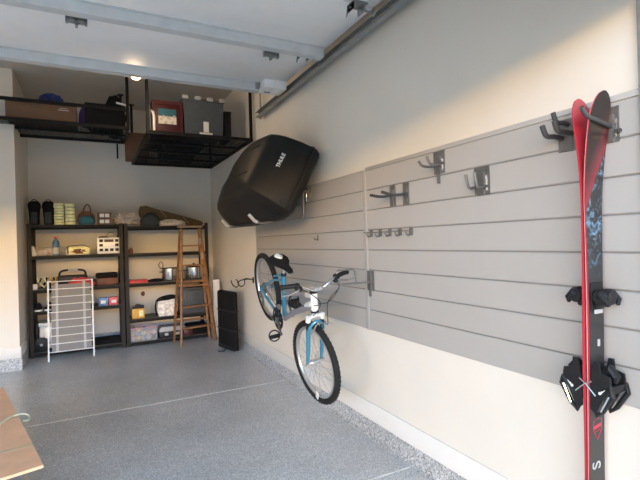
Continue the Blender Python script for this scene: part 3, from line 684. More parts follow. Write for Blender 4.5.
ZL = 3.062
t = thing('cardboard_box', 'wide brown cardboard box on the left ceiling rack', 'box', (-.50, 6.60, ZL))
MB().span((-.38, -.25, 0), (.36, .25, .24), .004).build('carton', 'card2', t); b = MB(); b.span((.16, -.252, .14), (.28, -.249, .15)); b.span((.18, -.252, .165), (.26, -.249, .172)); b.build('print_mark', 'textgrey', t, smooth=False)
t = MB().blob((0, 0, 0), (.14, .12, .088), .25, 3, 6).build('blue_bag', 'bluebag'); t.location = (-.42, 6.50, ZL+.24+.048); t.scale = (1, 1, 1); tag(t, 'blue nylon bag on top of the wide brown box', 'bag')
t = MB().blob((0, 0, 0), (.10, .12, .18), .2, 3, 16).build('purple_bag', 'purple'); t.location = (-.02, 6.50, ZL+.099); tag(t, 'purple bag between the brown box and the black gear', 'bag')
for k, (x, y, d, lab) in enumerate(((.12, 6.78, (.14, .2, .17), 'black gear bag in the middle of the left ceiling rack'), (.30, 6.58, (.12, .14, .30), 'black peaked gear bag near the end of the left ceiling rack'), (.33, 7.02, (.09, .11, .15), 'black gear bag at the rear end of the left ceiling rack'))):
    t = MB().blob((0, 0, 0), d, .25, 3, 50+k).build('gear_bag', 'blackcloth'); t.location = (x, y, ZL+.55*d[2]); tag(t, lab, 'bag')
t = MB().span((-.25, -.02, 0), (.22, .02, .27), .01).build('flat_gear_case', 'blackcloth'); t.location = (.20, 6.34, ZL); tag(t, 'flat black case standing behind the left rack rail', 'case')
t = MB().box((0, 0, 0), (.13, .04, .02), bev=.005).build('white_packet', 'text'); t.location = (.41, 6.60, 3.41); t.rotation_euler = (0, R(12), 0)
t.location = (.36, 6.42, ZL+.40); t.location = (.38, 6.34, ZL+.294); tag(t, 'white packet lying on the black case at the rack end', 'packet')

# ------------------------------------------------------------------ slat wall hooks
SX = 1.880
def plate(b, y, z0, z1, wd):
    b.span((SX-.004, y-wd/2, z0), (SX, y+wd/2, z1)); b.span((SX-.008, y-wd/2, z0), (SX-.004, y-wd/2+.006, z1)); b.span((SX-.008, y+wd/2-.006, z0), (SX-.004, y+wd/2, z1))
    b.span((SX-.006, y-wd/2+.008, z1-.028), (SX-.0041, y+wd/2-.008, z1-.001)); b.span((SX-.012, y-wd*.14, z0+.001), (SX-.0041, y+wd*.14, z1-.03))
def hookset(name, label, y, z0, z1, wd, arms, group=None, tail=False, lever=True):
    t = thing(name, label, 'hook', (0, 0, 0), 0, group)
    t.location = (SX, y, z0)
    def sh(mb): bmesh.ops.translate(mb.b, verts=mb.b.verts, vec=-V((SX, y, z0))); return mb
    b = MB(); plate(b, y, z0, z1, wd); sh(b).build('back_plate', 'hook', t, smooth=False)
    for a, r, c in arms:
        b = MB(); b.tube(smoothpts(a, 6), r, 10); sh(b).build('prong', c, t)
    if lever: b = MB(); b.span((SX-.010, y-.010-wd*.2, z0+.02), (SX-.0045, y-.005-wd*.2, z1-.05)); sh(b).build('cam_strip', 'chrome', t, smooth=False)
    if tail: b = MB(); b.box((SX-.012, y, z0-.03), (.016, .012, .06)); sh(b).build('release_lever', 'hook', t, smooth=False)
    return t
def prong(y, z, L_, up, dz=-.02, dy=0):
    return [(SX-.004, y, z), (SX-L_*.4, y+dy*.4, z+dz*.7), (SX-L_*.8, y+dy, z+dz*.6), (SX-L_, y+dy, z+up)]
hookset('double_hook', 'grey double hook with upturned prongs high on the slat wall, left of its neighbour', 2.065, 1.884, 2.02, .09,
        [(prong(2.085, 1.94, .145, .015), .008, 'hook'), (prong(2.035, 1.945, .125, .03), .008, 'hook')], 'double hooks', True)
hookset('double_hook', 'grey double hook lower right, one slat below the other double hook', 1.737, 1.722, 1.872, .10,
        [(prong(1.76, 1.765, .10, .065, -.005), .008, 'hook'), (prong(1.71, 1.765, .085, .07, -.005), .008, 'hook')], 'double hooks')
hookset('straight_hook', 'grey wall hook with long flat arm, left one of a close pair', 2.54, 1.722, 1.872, .06,
        [([(SX-.004, 2.54, 1.81), (SX-.06, 2.545, 1.795), (SX-.12, 2.545, 1.792), (SX-.19, 2.54, 1.80)], .010, 'rubber')], 'flat arm hooks', lever=False)
hookset('straight_hook', 'grey wall hook with long flat arm, right one of a close pair', 2.392, 1.722, 1.872, .06,
        [([(SX-.004, 2.392, 1.80), (SX-.06, 2.397, 1.79), (SX-.12, 2.397, 1.79), (SX-.20, 2.392, 1.805)], .010, 'rubber')], 'flat arm hooks')
t = thing('hook_rail', 'small grey rail with five short hooks on the slat wall', 'hook rail', (SX, 2.60, 1.55))
b = MB(); b.tube([(-.012, -.27, 0), (-.012, .32, 0)], .004, 8); b.build('rail', 'hook', t)
for k in range(5):
    y = -.255+k*.118
    b = MB(); b.span((-.016, y-.01, -.03), (-.0, y+.01, .018)); b.tube(smoothpts([(-.012, y, -.025), (-.04, y, -.03), (-.05, y, -.005)], 4), .006, 8); b.build('hook', 'hook', t, smooth=False)
t = thing('peg_hook', 'tiny single peg hook on the darker slat panel', 'hook', (SX, 3.727, 1.50))
b = MB(); b.span((-.005, -.008, 0), (0, .008, .055)); b.build('peg_plate', 'hook', t, smooth=False); MB().tube(smoothpts([(-.004, 0, .015), (-.03, 0, .012), (-.04, 0, .03)], 4), .004, 8).build('peg', 'hook', t)
hookset('utility_hook', 'grey rubber tipped four prong hook left of the skis', 1.235, 1.862, 2.005, .11,
        [(prong(1.275, 1.925, .135, .045, .005), .011, 'rubber'), (prong(1.225, 1.935, .125, .045, .005), .011, 'rubber'), (prong(1.24, 1.975, .11, .045, .01), .010, 'rubber')])
hookset('ski_hook', 'grey ski hook whose dark arms hold the pair of skis', 1.06, 1.862, 2.005, .055,
        [([(SX-.004, 1.062, 1.925), (SX-.08, 1.062, 1.94), (SX-.16, 1.062, 1.955), (SX-.195, 1.062, 1.985)], .009, 'rubber'), ([(SX-.004, 1.03, 1.905), (SX-.02, 1.03, 1.90), (SX-.03, 1.03, 1.90)], .009, 'rubber')])
t = [o for o in COL.objects if o.name.startswith('ski_hook')][0]
# bike bracket
t = thing('bike_bracket', 'grey wall bracket with a square loop holding the bicycle handlebar', 'bracket', (SX, 2.85, 1.11))
b = MB(); b.span((-.006, -.045, .0), (0, .045, .15)); b.span((-.014, -.015, .001), (-.0061, .015, .149)); b.build('back_plate', 'hook', t, smooth=False)
b = MB(); b.span((-.016, -.008, -.045), (-.004, .008, .03)); b.build('release_lever', 'hook', t, smooth=False)
b = MB(); b.bar((-.01, 0, .065), (-.24, 0, .065), .022, .012); b.build('arm', 'hook', t, smooth=False)
MB().tube([(-.13, 0, .065), (-.145, 0, .155), (-.155, 0, .168), (-.29, 0, .168), (-.30, 0, .155), (-.275, 0, .07), (-.24, 0, .065)], .006, 8).build('loop', 'hook', t)
# wall double hook (black wire)
t = thing('wire_wall_hook', 'black double wire hook on the white wall above the black case', 'hook', (WX, 5.70, 1.0))
MB().span((-.005, -.03, -.04), (0, .03, .04), .002).build('mount', 'black', t)
for dy, xo in ((.02, .0), (-.02, .0)):
    MB().tube(smoothpts([(-.004, dy, .01), (-.09, dy, .025), (-.11, dy, .02), (-.12, dy, -.05), (-.16, dy, -.075), (-.20, dy, -.045), (-.215, dy+.0, .01), (-.235, dy, .02)] if dy > 0 else
        [(-.004, dy, .01), (-.11, dy, .02), (-.20, dy, .0), (-.215, dy, -.055), (-.245, dy, -.075), (-.29, dy, -.04), (-.31, dy, .02)], 5), .007, 8).build('wire', 'black', t)

# ------------------------------------------------------------------ roof box + brackets
B0 = V((1.471, 3.55, 1.752)); wv = V((.4729, 0, .8811)); hv = V((-.8811, 0, .4729)); lv = V((0, 1, 0))
t = thing('roof_box', 'black car roof box hung sideways on the wall above the bicycle', 'roof box', tuple(B0))
outl = [(0.0, .08), (-.005, .35), (0.0, .60), (.03, .66), (.22, .70), (.6, .72), (1.05, .68), (1.45, .60), (1.72, .48), (1.86, .30), (1.86, .12), (1.74, .0), (1.45, -.05), (1.0, -.06), (.5, -.05), (.15, -.03), (.03, .02)]
ol = smoothpts([(a, c, 0) for a, c in outl], 5, True)
cen = V((.85, .34, 0))
def bx(p, sc, tt):
    q = cen+(p-cen)*sc; f = 1-.62*max(0, (q.x-.75)/1.1)**1.6
    return wv*q.y+lv*q.x+hv*(tt*f)
prof = [(1.0, .0), (1.0, .03), (.985, .10), (.955, .18), (.925, .25), (.885, .31), (.84, .355), (.76, .38), (.6, .398), (.35, .408), (.02, .41)]
b = MB(); b.rings([[bx(p, s_, h_) for p in ol] for s_, h_ in prof]); lid = b.build('lid', 'boxlid', t, ang=60)
b = MB(); b.rings([[bx(p, s_, h_) for p in ol] for s_, h_ in ((.95, -.005), (1.008, -.004), (1.012, -.03), (.985, -.07), (.93, -.10), (.6, -.11), (.02, -.11))]); b.build('base_shell', 'boxlid', t, ang=60)
b = MB(); b.tube([bx(p, 1.013, -.002) for p in ol], .006, 6, True); b.build('rim_seam', 'black', t)
# ribs moulded into the lid
b = MB()
for a, c in (((.25, .50), (1.45, .42)), ((.25, .22), (1.45, .18))):
    pts = []
    for k in range(9):
        x = a[0]+(c[0]-a[0])*k/8; y = a[1]+(c[1]-a[1])*k/8; f = 1-.62*max(0, (x-.75)/1.1)**1.6
        pts.append(wv*y+lv*x+hv*(.393*f))
    b.tube(pts, [.004]+[.018]*7+[.004], 8)
b.build('moulded_rib', 'boxlid', lid)
def nearpt(s, tt, out=.004):
    # point on the near face of the lid at width s, height tt
    for (s1, h1), (s2, h2) in zip(prof, prof[1:]):
        if h1 <= tt <= h2:
            k = (tt-h1)/(h2-h1); sc = s1+(s2-s1)*k; return wv*s+lv*(cen.x-(cen.x)*sc-out)+hv*tt
pa, pb = nearpt(.44, .14), nearpt(.44, .27)
upv = (pb-pa)
lettering('logo_lettering', 'THULE', .046, 'text', lid, nearpt(.40, .215, .016), wv, upv, .006)
b = MB(); b.box(nearpt(.08, .05, .005), (.05, .012, .03)); b.build('lock', 'black', t)
for k, (yy, lab) in enumerate(((3.90, 'grey L shaped bracket carrying the near end of the roof box'), (4.85, 'grey bracket carrying the far end of the roof box'))):
    t = thing('roof_box_bracket', lab, 'bracket', (SX, yy, 1.876))
    b = MB(); b.span((-.006, -.06, .0), (0, .06, .14)); b.span((-.014, -.02, .001), (-.0061, .02, .139)); b.build('back_plate', 'hook', t, smooth=False)
    b = MB(); b.span((-.03, -.008, -.0), (-.018, .008, .12), .003); b.build('bright_lever', 'chrome', t)
    b = MB(); b.tube([(-.01, 0, .10), (-.05, 0, .10), (-.06, 0, .09), (-.06, 0, -.13), (-.08, 0, -.158), (-.11, 0, -.163), (-.50, 0, -.200), (-.56, 0, -.175), (-.60, 0, -.13)], .011, 10); b.build('arm', 'hook', t)
    b = MB(); b.tube([(-.53, 0, -.19), (-.56, 0, -.175), (-.60, 0, -.13), (-.61, 0, -.12)], .016, 10); b.build('rubber_tip', 'lgrey', t)

# ------------------------------------------------------------------ bicycle
bX = V((.02793388, -.8845729, -.46556469)); bY = V((.99181978, -.03350576, .12317012)); bZ = V((-.12455205, -.46519689, .87640096))
bike = bpy.data.objects.new('bicycle', None); COL.objects.link(bike)
mt = Matrix((bX, bY, bZ)).transposed().to_4x4(); mt.translation = V((1.47, 4.02, 1.075)); bike.matrix_world = mt
tag(bike, 'blue and white mountain bike hanging nose down from the slat wall', 'bicycle')
WB = 1.074; RR = .325
HT, HB = V((.945, 0, .555)), V((.985, 0, .43)); hax = (HT-HB).normalized()
STEER = R(6)
def st(p):
    p = V(p); return HB+Matrix.Rotation(STEER, 3, hax) @ (p-HB)
def wheel(c, axis, name, par=bike, label=None):
    c = V(c)
    e = MB().ring(c, axis, RR-.024, [(.024*math.cos(a)*1.0, .024*math.sin(a)) for a in [2*math.pi*k/10 for k in range(10)]], 64)
    b = e
    z = V(axis).normalized(); x = V((0, 0, 1)).cross(z); x.normalize(); y = z.cross(x)
    for k in range(56):     # tread knobs
        a = 2*math.pi*k/56; d = x*math.cos(a)+y*math.sin(a); tn = -x*math.sin(a)+y*math.cos(a)
        rot = Matrix((d, tn, z)).transposed()
        for q, hh in ((0, .024), (.55, .021), (-.55, .021)):
            b.box(c+d*(RR-.024+.024*math.cos(q))+z*(.024*math.sin(q)), (.003, .011, .009), rot)
    e = b.build(name, 'tire', par)
    MB().ring(c, axis, RR-.058, [(.010, -.013), (.012, -.010), (.012, .010), (.010, .013), (-.006, .012), (-.011, .0), (-.006, -.012)], 56).build('rim', 'alu', e)
    b = MB()
    for k in range(28):
        a = 2*math.pi*k/28; a2 = a+(.35 if k % 4 < 2 else -.35); s_ = 1 if k % 2 else -1
        b.tube([c+(x*math.cos(a2)+y*math.sin(a2))*.022+z*(.028*s_), c+(x*math.cos(a)+y*math.sin(a))*(RR-.068)], .0013, 5)
    b.build('spokes', 'chrome', e, smooth=False)
    MB().lathe([(.006, -.055), (.012, -.05), (.024, -.03), (.013, -.022), (.013, .022), (.024, .03), (.012, .05), (.006, .055)], c, axis, 18).build('hub', 'alu', e)
    return e
rw = wheel((0, 0, 0), (0, 1, 0), 'rear_wheel')
fa = st((WB, 0, 0)); fax = (st((WB, 1, 0))-st((WB, 0, 0))).normalized()
fw = wheel(fa, fax, 'front_wheel')
# frame
BB = V((.445, 0, -.035)); SC = V((.385, 0, .36)); SP = V((.372, 0, .43))
b = MB(); b.tube([BB, SC.lerp(BB, .0)], .019, 14); b.tube([SC, SC.lerp(SP, .2)], .021, 14)
for s in (-1, 1):
    b.tube(smoothpts([SC+V((-.01, s*.02, -.05)), (.25, s*.05, .24), (.0, s*.065, .005)], 5), .010, 10)
    b.tube(smoothpts([BB+V((-.02, s*.03, 0)), (.25, s*.05, -.025), (.0, s*.065, 0)], 5), .012, 10)
    b.box((0, s*.065, 0), (.04, .006, .05))
b.tube([SC+V((-.12, -.045, -.07)), SC+V((-.12, .045, -.07))], .009, 8)
b.build('rear_frame', 'blue', bike)
b = MB(); b.tube([V((.405, 0, .22)), (.60, 0, .31), (.80, 0, .45), HT+V((-.01, 0, -.03))], [.017, .018, .022, .024], 14)
b.build('top_tube', 'greypaint', bike)
b = MB(); b.tube([BB+V((.02, 0, .0)), (.65, 0, .17), (.86, 0, .36), HB+V((-.01, 0, .02))], [.022, .024, .028, .028], 14)
b.build('down_tube', 'greypaint', bike)
b = MB(); b.lathe([(.026, 0), (.028, .01), (.027, .07), (.028, .12), (.026, .135)], HB-hax*.005, hax, 20); b.tube([HB+hax*.035+V((-.015, 0, 0)), (.86, 0, .38)], [.032, .027], 12); b.tube([HT-hax*.02+V((-.01, 0, 0)), (.85, 0, .475)], [.030, .025], 12)
hd = b.build('head_tube', 'white', bike)
b = MB(); b.lathe([(.030, 0), (.030, .012)], HB-hax*.018, hax, 20); b.lathe([(.030, 0), (.030, .014), (.02, .018)], HB+hax*.132, hax, 20); b.build('headset', 'black', hd)
MB().tube([BB-V((0, .04, 0)), BB+V((0, .04, 0))], .022, 16).build('bottom_bracket', 'alu', bike)
b = MB(); b.tube([(.56, 0, .20), (.70, 0, .27)], .028, 12)
for k in range(6): b.ring((.58+k*.018, 0, .21+k*.009), (.14, 0, .07), .030, [(.005*math.cos(a), .005*math.sin(a)) for a in [math.pi*2*q/6 for q in range(6)]], 18)
b.build('shock', 'black', bike)
# seatpost, saddle
MB().tube([SC, SP+V((-.004, 0, .03))], .0135, 14).build('seatpost', 'chrome', bike)
MB().lathe([(.022, 0), (.024, .02)], SC+V((0, 0, -.0)), SP-SC, 16).build('seat_clamp', 'black', bike)
rs = []
for x, wd, z, th in ((.19, .03, .472, .03), (.21, .085, .48, .05), (.25, .095, .487, .065), (.30, .085, .490, .065), (.36, .055, .496, .055), (.44, .032, .508, .045), (.52, .024, .518, .04), (.545, .014, .516, .03)):
    rs.append([V((x, wd*math.copysign(abs(math.cos(a))**.7, math.cos(a)), z-th*.5+th*.5*math.sin(a)-(.018*abs(math.cos(a))))) for a in [2*math.pi*k/16 for k in range(16)]])
sad = MB().rings(rs).build('saddle', 'blackcloth', bike)
b = MB()
rs = [[V((x, wd*math.cos(a), z+.004+.006*math.sin(a)-(.012*abs(math.cos(a))))) for a in [math.pi*k/8 for k in range(9)]] for x, wd, z in ((.215, .030, .478), (.25, .040, .485), (.28, .03, .489), (.32, .01, .492))]
b.rings(rs); b.build('saddle_panel', 'white', sad)
b = MB()
for s in (-1, 1): b.tube([(.22, s*.03, .455), (.30, s*.022, .445), (.40, s*.02, .455), (.47, s*.008, .49)], .0035, 6)
b.box((.365, 0, .45), (.04, .05, .022)); b.build('saddle_rails', 'chrome', sad)
# crankset
cdir = V((.45, 0, -.89)).normalized(); cdir = V((.93, 0, -.36)).normalized()
cc = BB+V((0, -.055, 0))
cr_ = MB().ring(cc, (0, 1, 0), .082, [(.008, -.003), (.008, .003), (-.012, .003), (-.012, -.003)], 40).build('chainring', 'black', bike)
b = MB(); b.ring(cc+V((0, .01, 0)), (0, 1, 0), .065, [(.006, -.002), (.006, .002), (-.008, .002), (-.008, -.002)], 32)
for k in range(5):
    a = 2*math.pi*k/5; b.bar(cc, cc+V((math.cos(a)*.075, 0, math.sin(a)*.075)), .006, .016)
b.ring(cc+V((0, -.012, 0)), (0, 1, 0), .097, [(.006, -.002), (.006, .002), (-.012, .002), (-.012, -.002)], 40)
b.build('chain_guard', 'black', cr_)
def crank(sgn, d):
    y = -.075 if sgn < 0 else .075
    e = cc.copy(); e.y = y; q = e+d*.15; q.y += sgn*.012
    b = MB(); b.bar(e, q, .012, .026); b.lathe([(.018, -.008), (.018, .008)], e, (0, 1, 0), 14); b.lathe([(.014, -.008), (.014, .008)], q, (0, 1, 0), 14)
    b.tube([e, e+V((0, -sgn*.06, 0))], .01, 8)
    c_ = b.build('crank_arm', 'hook', bike)
    pc = q+V((0, sgn*.06, 0)); b = MB()
    b.ring(pc, (.8, -.2, .55), .045, [(.006*math.cos(a), .011*math.sin(a)) for a in [2*math.pi*k/8 for k in range(8)]], 24)
    b.tube([pc-V((0, .045, 0)), pc+V((0, .045, 0))], .011, 10)
    b.bar(pc-V((0, 0, .02))-V((0, .04, 0)), pc-V((0, 0, .02))+V((0, .04, 0)), .012, .01)
    b.build('pedal', 'black', c_)
crank(-1, cdir); crank(1, -cdir)
# cassette, derailleur, chain
b = MB()
for k in range(6): b.ring((0, -.024-k*.004, 0), (0, 1, 0), .055-k*.006, [(.003, -.001), (.003, .001), (-.02, .001), (-.02, -.001)], 28)
b.build('cassette', 'steel', rw)
b = MB(); b.bar((.01, -.075, -.02), (.03, -.07, -.09), .02, .02); b.bar((.03, -.055, -.08), (.055, -.055, -.15), .01, .03)
for p in ((.03, -.055, -.085), (.055, -.055, -.15)): b.lathe([(.018, -.004), (.018, .004)], p, (0, 1, 0), 12)
b.build('rear_derailleur', 'hook', bike)
b = MB(); b.tube([(.0, -.045, .05), (.445, -.057, .055)], .004, 6); b.tube([(.055, -.055, -.165), (.445, -.057, -.128)], .004, 6); b.build('chain', 'steel', bike)
b = MB(); b.bar(BB+V((-.01, -.05, .09)), BB+V((-.03, -.05, .13)), .03, .02); b.build('front_derailleur', 'hook', bike)
# fork (steered)
b = MB()
CR = V((1.005, 0, .36))
for s in (-1, 1):
    b.tube([st((WB-.012, s*.062, 0)), st((WB-.012, s*.062, .03)), st(V((1.052, s*.06, .10))), st(V((1.018, s*.06, .29)))], [.011, .014, .016, .017], 12)
b.tube([st(q) for q in smoothpts([(1.035, -.06, .235), (1.03, -.056, .31), (1.03, 0, .355), (1.03, .056, .31), (1.035, .06, .235)], 6)], .013, 10)
fk = b.build('fork_lower', 'blue', bike)
b = MB()
for s in (-1, 1): b.tube([st((1.02, s*.06, .28)), st((1.004, s*.06, .352))], .017, 12)
b.build('fork_boot', 'black', fk)
b = MB(); b.tube([st((1.0, -.072, .372)), st((.996, 0, .385)), st((1.0, .072, .372))], .014, 12); b.tube([st((.998, 0, .38)), HB+hax*.0], .019, 12)
for s in (-1, 1): b.lathe([(.021, 0), (.021, .04), (.014, .044)], st((1.004, s*.06, .352)), st((.99, 0, 1.352))-st((1.0, 0, .352)), 14)
b.build('fork_crown', 'white', bike)
MB().tube([st((WB, -.085, 0)), st((WB, .085, 0))], .008, 8).build('quick_release', 'chrome', fk)
b = MB()
for s in (-1, 1): b.tube([st((1.05, s*.055, .27)), st((1.075, s*.045, .32)), st((1.07, s*.03, .36))], .007, 8)
b.tube([st((1.07, -.03, .36)), st((1.075, .05, .37)), st((1.08, .12, .33))], .002, 6); b.build('front_brake', 'chrome', fk)
# stem + bars
b = MB(); b.tube([HT, HT+hax*.05], .018, 12); b.tube([st(HT+hax*.04), st(HT+hax*.045+V((.06, 0, .02)))], .017, 12); b.tube([st(HT+hax*.045+V((.06, -.025, .02))), st(HT+hax*.045+V((.06, .025, .02)))], .017, 14)
b.build('stem', 'alu', bike)
hc = HT+hax*.045+V((.06, 0, .02))
half = [(0, 0, 0), (0, .04, 0), (-.005, .10, .03), (-.02, .18, .055), (-.04, .255, .055)]
pts = [hc+V((x, -y, z)) for x, y, z in half[::-1]]+[hc+V((x, y, z)) for x, y, z in half[1:]]
hb = MB().tube([st(q) for q in smoothpts(pts, 5)], .011, 12).build('handlebar', 'chrome', bike)
for s in (-1, 1):
    g0 = hc+V((-.022, s*.175, .056)); g1 = hc+V((-.042, s*.27, .055)); d = g1-g0
    b = MB(); b.tube([st(g0+d*k/10) for k in range(11)], [.018 if k % 2 else .0155 for k in range(11)], 12); b.lathe([(.021, 0), (.021, .01)], st(g1), st(g1)-st(g0), 12); b.build('grip', 'black', hb)
    b = MB(); p0 = hc+V((-.02, s*.15, .05)); b.tube([st(p0+V((.0, 0, -.005))), st(p0+V((.035, s*.02, -.012))), st(p0+V((.045, s*.10, -.02))), st(p0+V((.04, s*.15, -.02)))], [.009, .008, .006, .006], 8); b.build('brake_lever', 'chrome', hb)
    b = MB(); b.lathe([(.024, -.014), (.027, 0), (.024, .014)], st(hc+V((-.018, s*.165, .05))), st((0, 1, 0))-st((0, 0, 0)), 16); b.lathe([(.015, 0), (.022, .01), (.018, .028), (.005, .03)], st(hc+V((-.018, s*.15, .04))), st((1, 0, -.3))-st((0, 0, 0)), 14); b.build('shifter', 'black', hb)
b = MB()
for s, e in ((-1, (.93, -.02, .35)), (1, (1.05, .05, .36)), (-1, (.80, -.025, .36)), (1, (.86, .03, .42))):
    p0 = hc+V((.02, s*.14, .04)); b.tube(smoothpts([st(p0), st(p0+V((.08, -s*.03, .0))), st(hc+V((.10, s*.03, -.06))), V(e)+V((.06, 0, .02)), V(e)], 5), .003, 6)
b.build('cables', 'black', bike)
MB().box(fa+V((0, 0, 0))-V((-.02, 0, 0))+bike.matrix_world.to_3x3().inverted() @ V((0, 0, -.24)), (.035, .008, .06)).build('wheel_reflector', 'text', fw)

# ------------------------------------------------------------------ skis
def ski(name, label, sgn, y0):
    # sgn -1: topsheet towards the camera (-y), +1: towards the back
    t = thing(name, label, 'ski', (1.81, y0+.026, 0.27), 0, None); t.rotation_euler = (.017, 0, 0)
    prof = []   # z, half width, camber offset (towards topsheet)
    Hh = 1.79 if sgn < 0 else 1.785
    for k in range(61):
        s_ = k/60; s_ = 1-(1-s_)**1.25; z = s_*Hh
        wd = .0475+.018*(max(0, s_-.5)/.43)**1.6+.008*(max(0, .35-s_)/.35)**2
        if s_ > .93: wd *= max(.05, math.sqrt(max(0, 1-((s_-.93)/.0705)**2)))**1.0
        if s_ < .03: wd *= .5+.5*s_/.03
        curve = .002+(max(0, s_-.74)/.26)**2*(.050 if sgn < 0 else .040)+(max(0, .08-s_)/.08)**2*.01
        th = .006+.006*math.exp(-((s_-.42)/.22)**2)
        prof.append((z, wd, curve, th))
    def ringz(a, c):
        return [[V((sx*wd, sgn*(cv+o*th), z)) for sx, o in ((-1, a), (1, a), (1, c), (-1, c))] for z, wd, cv, th in prof]
    MB().rings(ringz(0, .35)).build('base_edge', 'skiwhite' if sgn < 0 else 'skired', t, smooth=False)
    core = MB().rings([[V((x*.999, y, z)) for x, y, z in r] for r in ringz(.351, .95)]).build('sidewall', 'skired', t, smooth=False)
    b = MB(); b.rings([[V((x*.985, y, z+.27)) for x, y, z in r] for r in ringz(.951, 1.1)]); tp = b.build('topsheet', 'skitop' if True else 'skired', t, smooth=False); tp.location.z = -.27
    return t, prof
skA, prof = ski('ski', 'red edged ski turned away, the left one of the pair', 1, 1.109)
skB, prof = ski('ski', 'dark ski facing the camera, with blue graphic and red shield mark', -1, 1.107)
skA.children[2].data.materials[0] = M['skired']
def binding(t, sgn):
    Y = sgn
    Y = sgn*.80
    # toe piece at world z 1.245, heel piece at .90
    b = MB(); b.span((-.038, Y*.014, .92), (.038, Y*.024, 1.03), .003); b.span((-.030, Y*.024, .93), (.030, Y*.06, 1.0), .01)
    tp = b.build('toe_piece', 'black', t)
    b = MB()
    for s in (-1, 1):
        b.tube([(s*.02, Y*.045, .97), (s*.045, Y*.075, .985), (s*.042, Y*.095, .965), (s*.03, Y*.10, .945)], [.012, .014, .012, .008], 8)
    b.lathe([(.028, 0), (.034, .01), (.028, .035), (.01, .042)], (0, Y*.055, .975), (0, Y, 0), 14)
    for s in (-1, 1): b.lathe([(.026, -.008), (.030, 0), (.026, .008)], (s*.036, Y*.062, .975), (1, 0, 0), 14)
    b.build('toe_wing', 'black', tp)
    MB().span((-.026, Y*.0245, .905), (.026, Y*.032, .922), .002).build('release_window', 'textgrey', tp)
    b = MB(); b.span((-.038, Y*.014, .52), (.038, Y*.026, .70), .003); b.rings([[V((x*s, Y*y, z)) for x, y in ((-1, .026), (1, .026), (.8, .07), (-.8, .07))] for z, s in ((.56, .028), (.58, .036), (.64, .036), (.68, .024))])
    b.tube([(0, Y*.03, .66), (0, Y*.085, .69), (0, Y*.11, .665), (0, Y*.105, .64)], [.018, .020, .018, .010], 8)
    hp = b.build('heel_piece', 'black', t)
    b = MB()
    for s in (-1, 1):
        b.tube([(s*.04, Y*.02, .60), (s*.046, Y*.06, .575), (s*.05, Y*.125, .63), (s*.05, Y*.13, .60), (s*.048, Y*.08, .53), (s*.045, Y*.05, .505), (s*.045, Y*.03, .54)], [.008, .010, .012, .010, .010, .010, .007], 8)
    b.span((-.055, Y*.105, .605), (.055, Y*.125, .635), .006)
    for s in (-1, 1):
        b.prism([(s*.044, Y*q, z) for q, z in ((.02, .63), (.04, .72), (.065, .72), (.07, .68), (.115, .67), (.12, .645), (.08, .57), (.045, .51), (.02, .53))], (0, 0, 0), (s*.009, 0, 0))
    b.build('brake_arm', 'black', hp)
    for s in (-1, 1): MB().tube([(s*.0545, Y*.03, .64), (s*.0555, Y*.0, .625), (s*.0555, Y*.05, .585)], .0035, 6).build('brake_wire', 'chrome', hp)
    MB().tube([(-.056, Y*.075, .53), (-.056, Y*.115, .60)], .005, 6).build('brake_wire', 'chrome', hp)
    for k in range(3): MB().lathe([(.006, 0), (.006, .003)], (-.052+.0, Y*(.07+.012*k), .60+.006*k), (-1, 0, 0), 8).build('screw', 'text', hp)
binding(skB, -1); binding(skA, 1)
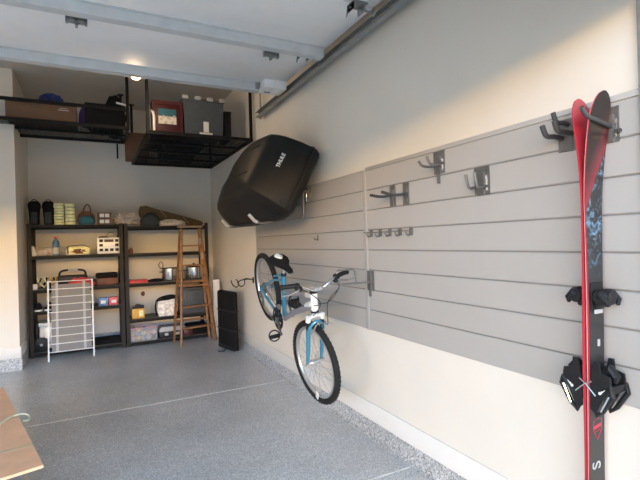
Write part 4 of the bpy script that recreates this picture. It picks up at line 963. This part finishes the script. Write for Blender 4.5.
# printed marks on the front ski (world z minus .27)
def ymark(z): 
    s_ = z/1.82; cv = .002; th = .006+.006*math.exp(-((s_-.42)/.22)**2); return -(cv+1.1*th)-.0008
zc = .705-.27-.0; yk = ymark(zc)
sh = [(-.026, .035), (0, .042), (.026, .035), (.026, -.005), (0, -.045), (-.026, -.005)]
b = MB(); b.tube([V((x, yk, zc+z)) for x, z in sh], .0014, 5, True); mk = b.build('shield_outline', 'textred', skB)
b = MB(); b.prism([(-.024, yk, zc-.002), (.024, yk, zc+.008), (.024, yk, zc+.022), (-.024, yk, zc+.012)], (0, 0, 0), (0, -.0008, 0)); b.build('shield_band', 'textred', mk, smooth=False)
b = MB(); b.prism([(-.016, yk, zc-.012), (.016, yk, zc-.006), (.016, yk, zc-.003), (-.016, yk, zc-.009)], (0, 0, 0), (0, -.0008, 0)); b.build('shield_line', 'textred', mk, smooth=False)
lettering('ski_lettering', 'S', .075, 'textgrey', skB, (-.004, ymark(.30), .285), (0, 0, 1), (-1, 0, 0), .0005)
MB().span((.002, ymark(.79)-.001, .77), (.018, ymark(.79)+.001, .798)).build('spec_label', 'textgrey', skB, smooth=False)

# ------------------------------------------------------------------ cardboard box at the left front
t = thing('cardboard_box', 'large flat topped cardboard box on the floor in the left foreground', 'box', (0, 0, 0))
A = V((-.257, 2.678, 0)); Bc = V((-.664, 4.324, 0)); dn = (Bc-A).normalized(); dw = V((-.86, -.25, 0)).normalized()
def P_(u, v, z): return A+dn*u+dw*v+V((0, 0, z))
b = MB(); b.rings([[P_(.16, .07, z), P_(1.62, .07, z), P_(1.62, .6, z), P_(.16, .6, z)] for z in (0, .385)]); b.build('shaded_carton_body', 'grey bin', t, smooth=False)  # shadowed side below the flap put into the dark grey colour and inset
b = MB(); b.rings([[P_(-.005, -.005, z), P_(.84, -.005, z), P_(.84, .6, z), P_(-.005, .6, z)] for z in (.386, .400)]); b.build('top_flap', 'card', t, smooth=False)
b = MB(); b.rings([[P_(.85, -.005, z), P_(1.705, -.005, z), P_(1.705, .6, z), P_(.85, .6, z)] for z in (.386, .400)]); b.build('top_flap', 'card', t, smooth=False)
b = MB(); b.rings([[P_(.30, -.006, z), P_(.335, -.006, z), P_(.38, .6, z), P_(.345, .6, z)] for z in (.4005, .4012)]); b.build('tape_strip', 'tape', t, smooth=False)
b = MB(); b.tube(smoothpts([P_(.80, .10, .405), P_(.86, .05, .412), P_(.88, -.02, .412), P_(.85, -.06, .40), P_(.80, -.05, .385), (P_(.80, -.02, .39))], 6), .006, 6); b.build('loose_tape', 'greentape', t)
t = MB().box((0, 0, .012), (.13, .10, .02), bev=.004).build('tape_scrap', 'greentape'); t.location = (-.20, 3.0, 0); t.rotation_euler = (0, 0, .5); tag(t, 'greenish scrap of tape on the floor beside the cardboard box', 'scrap')
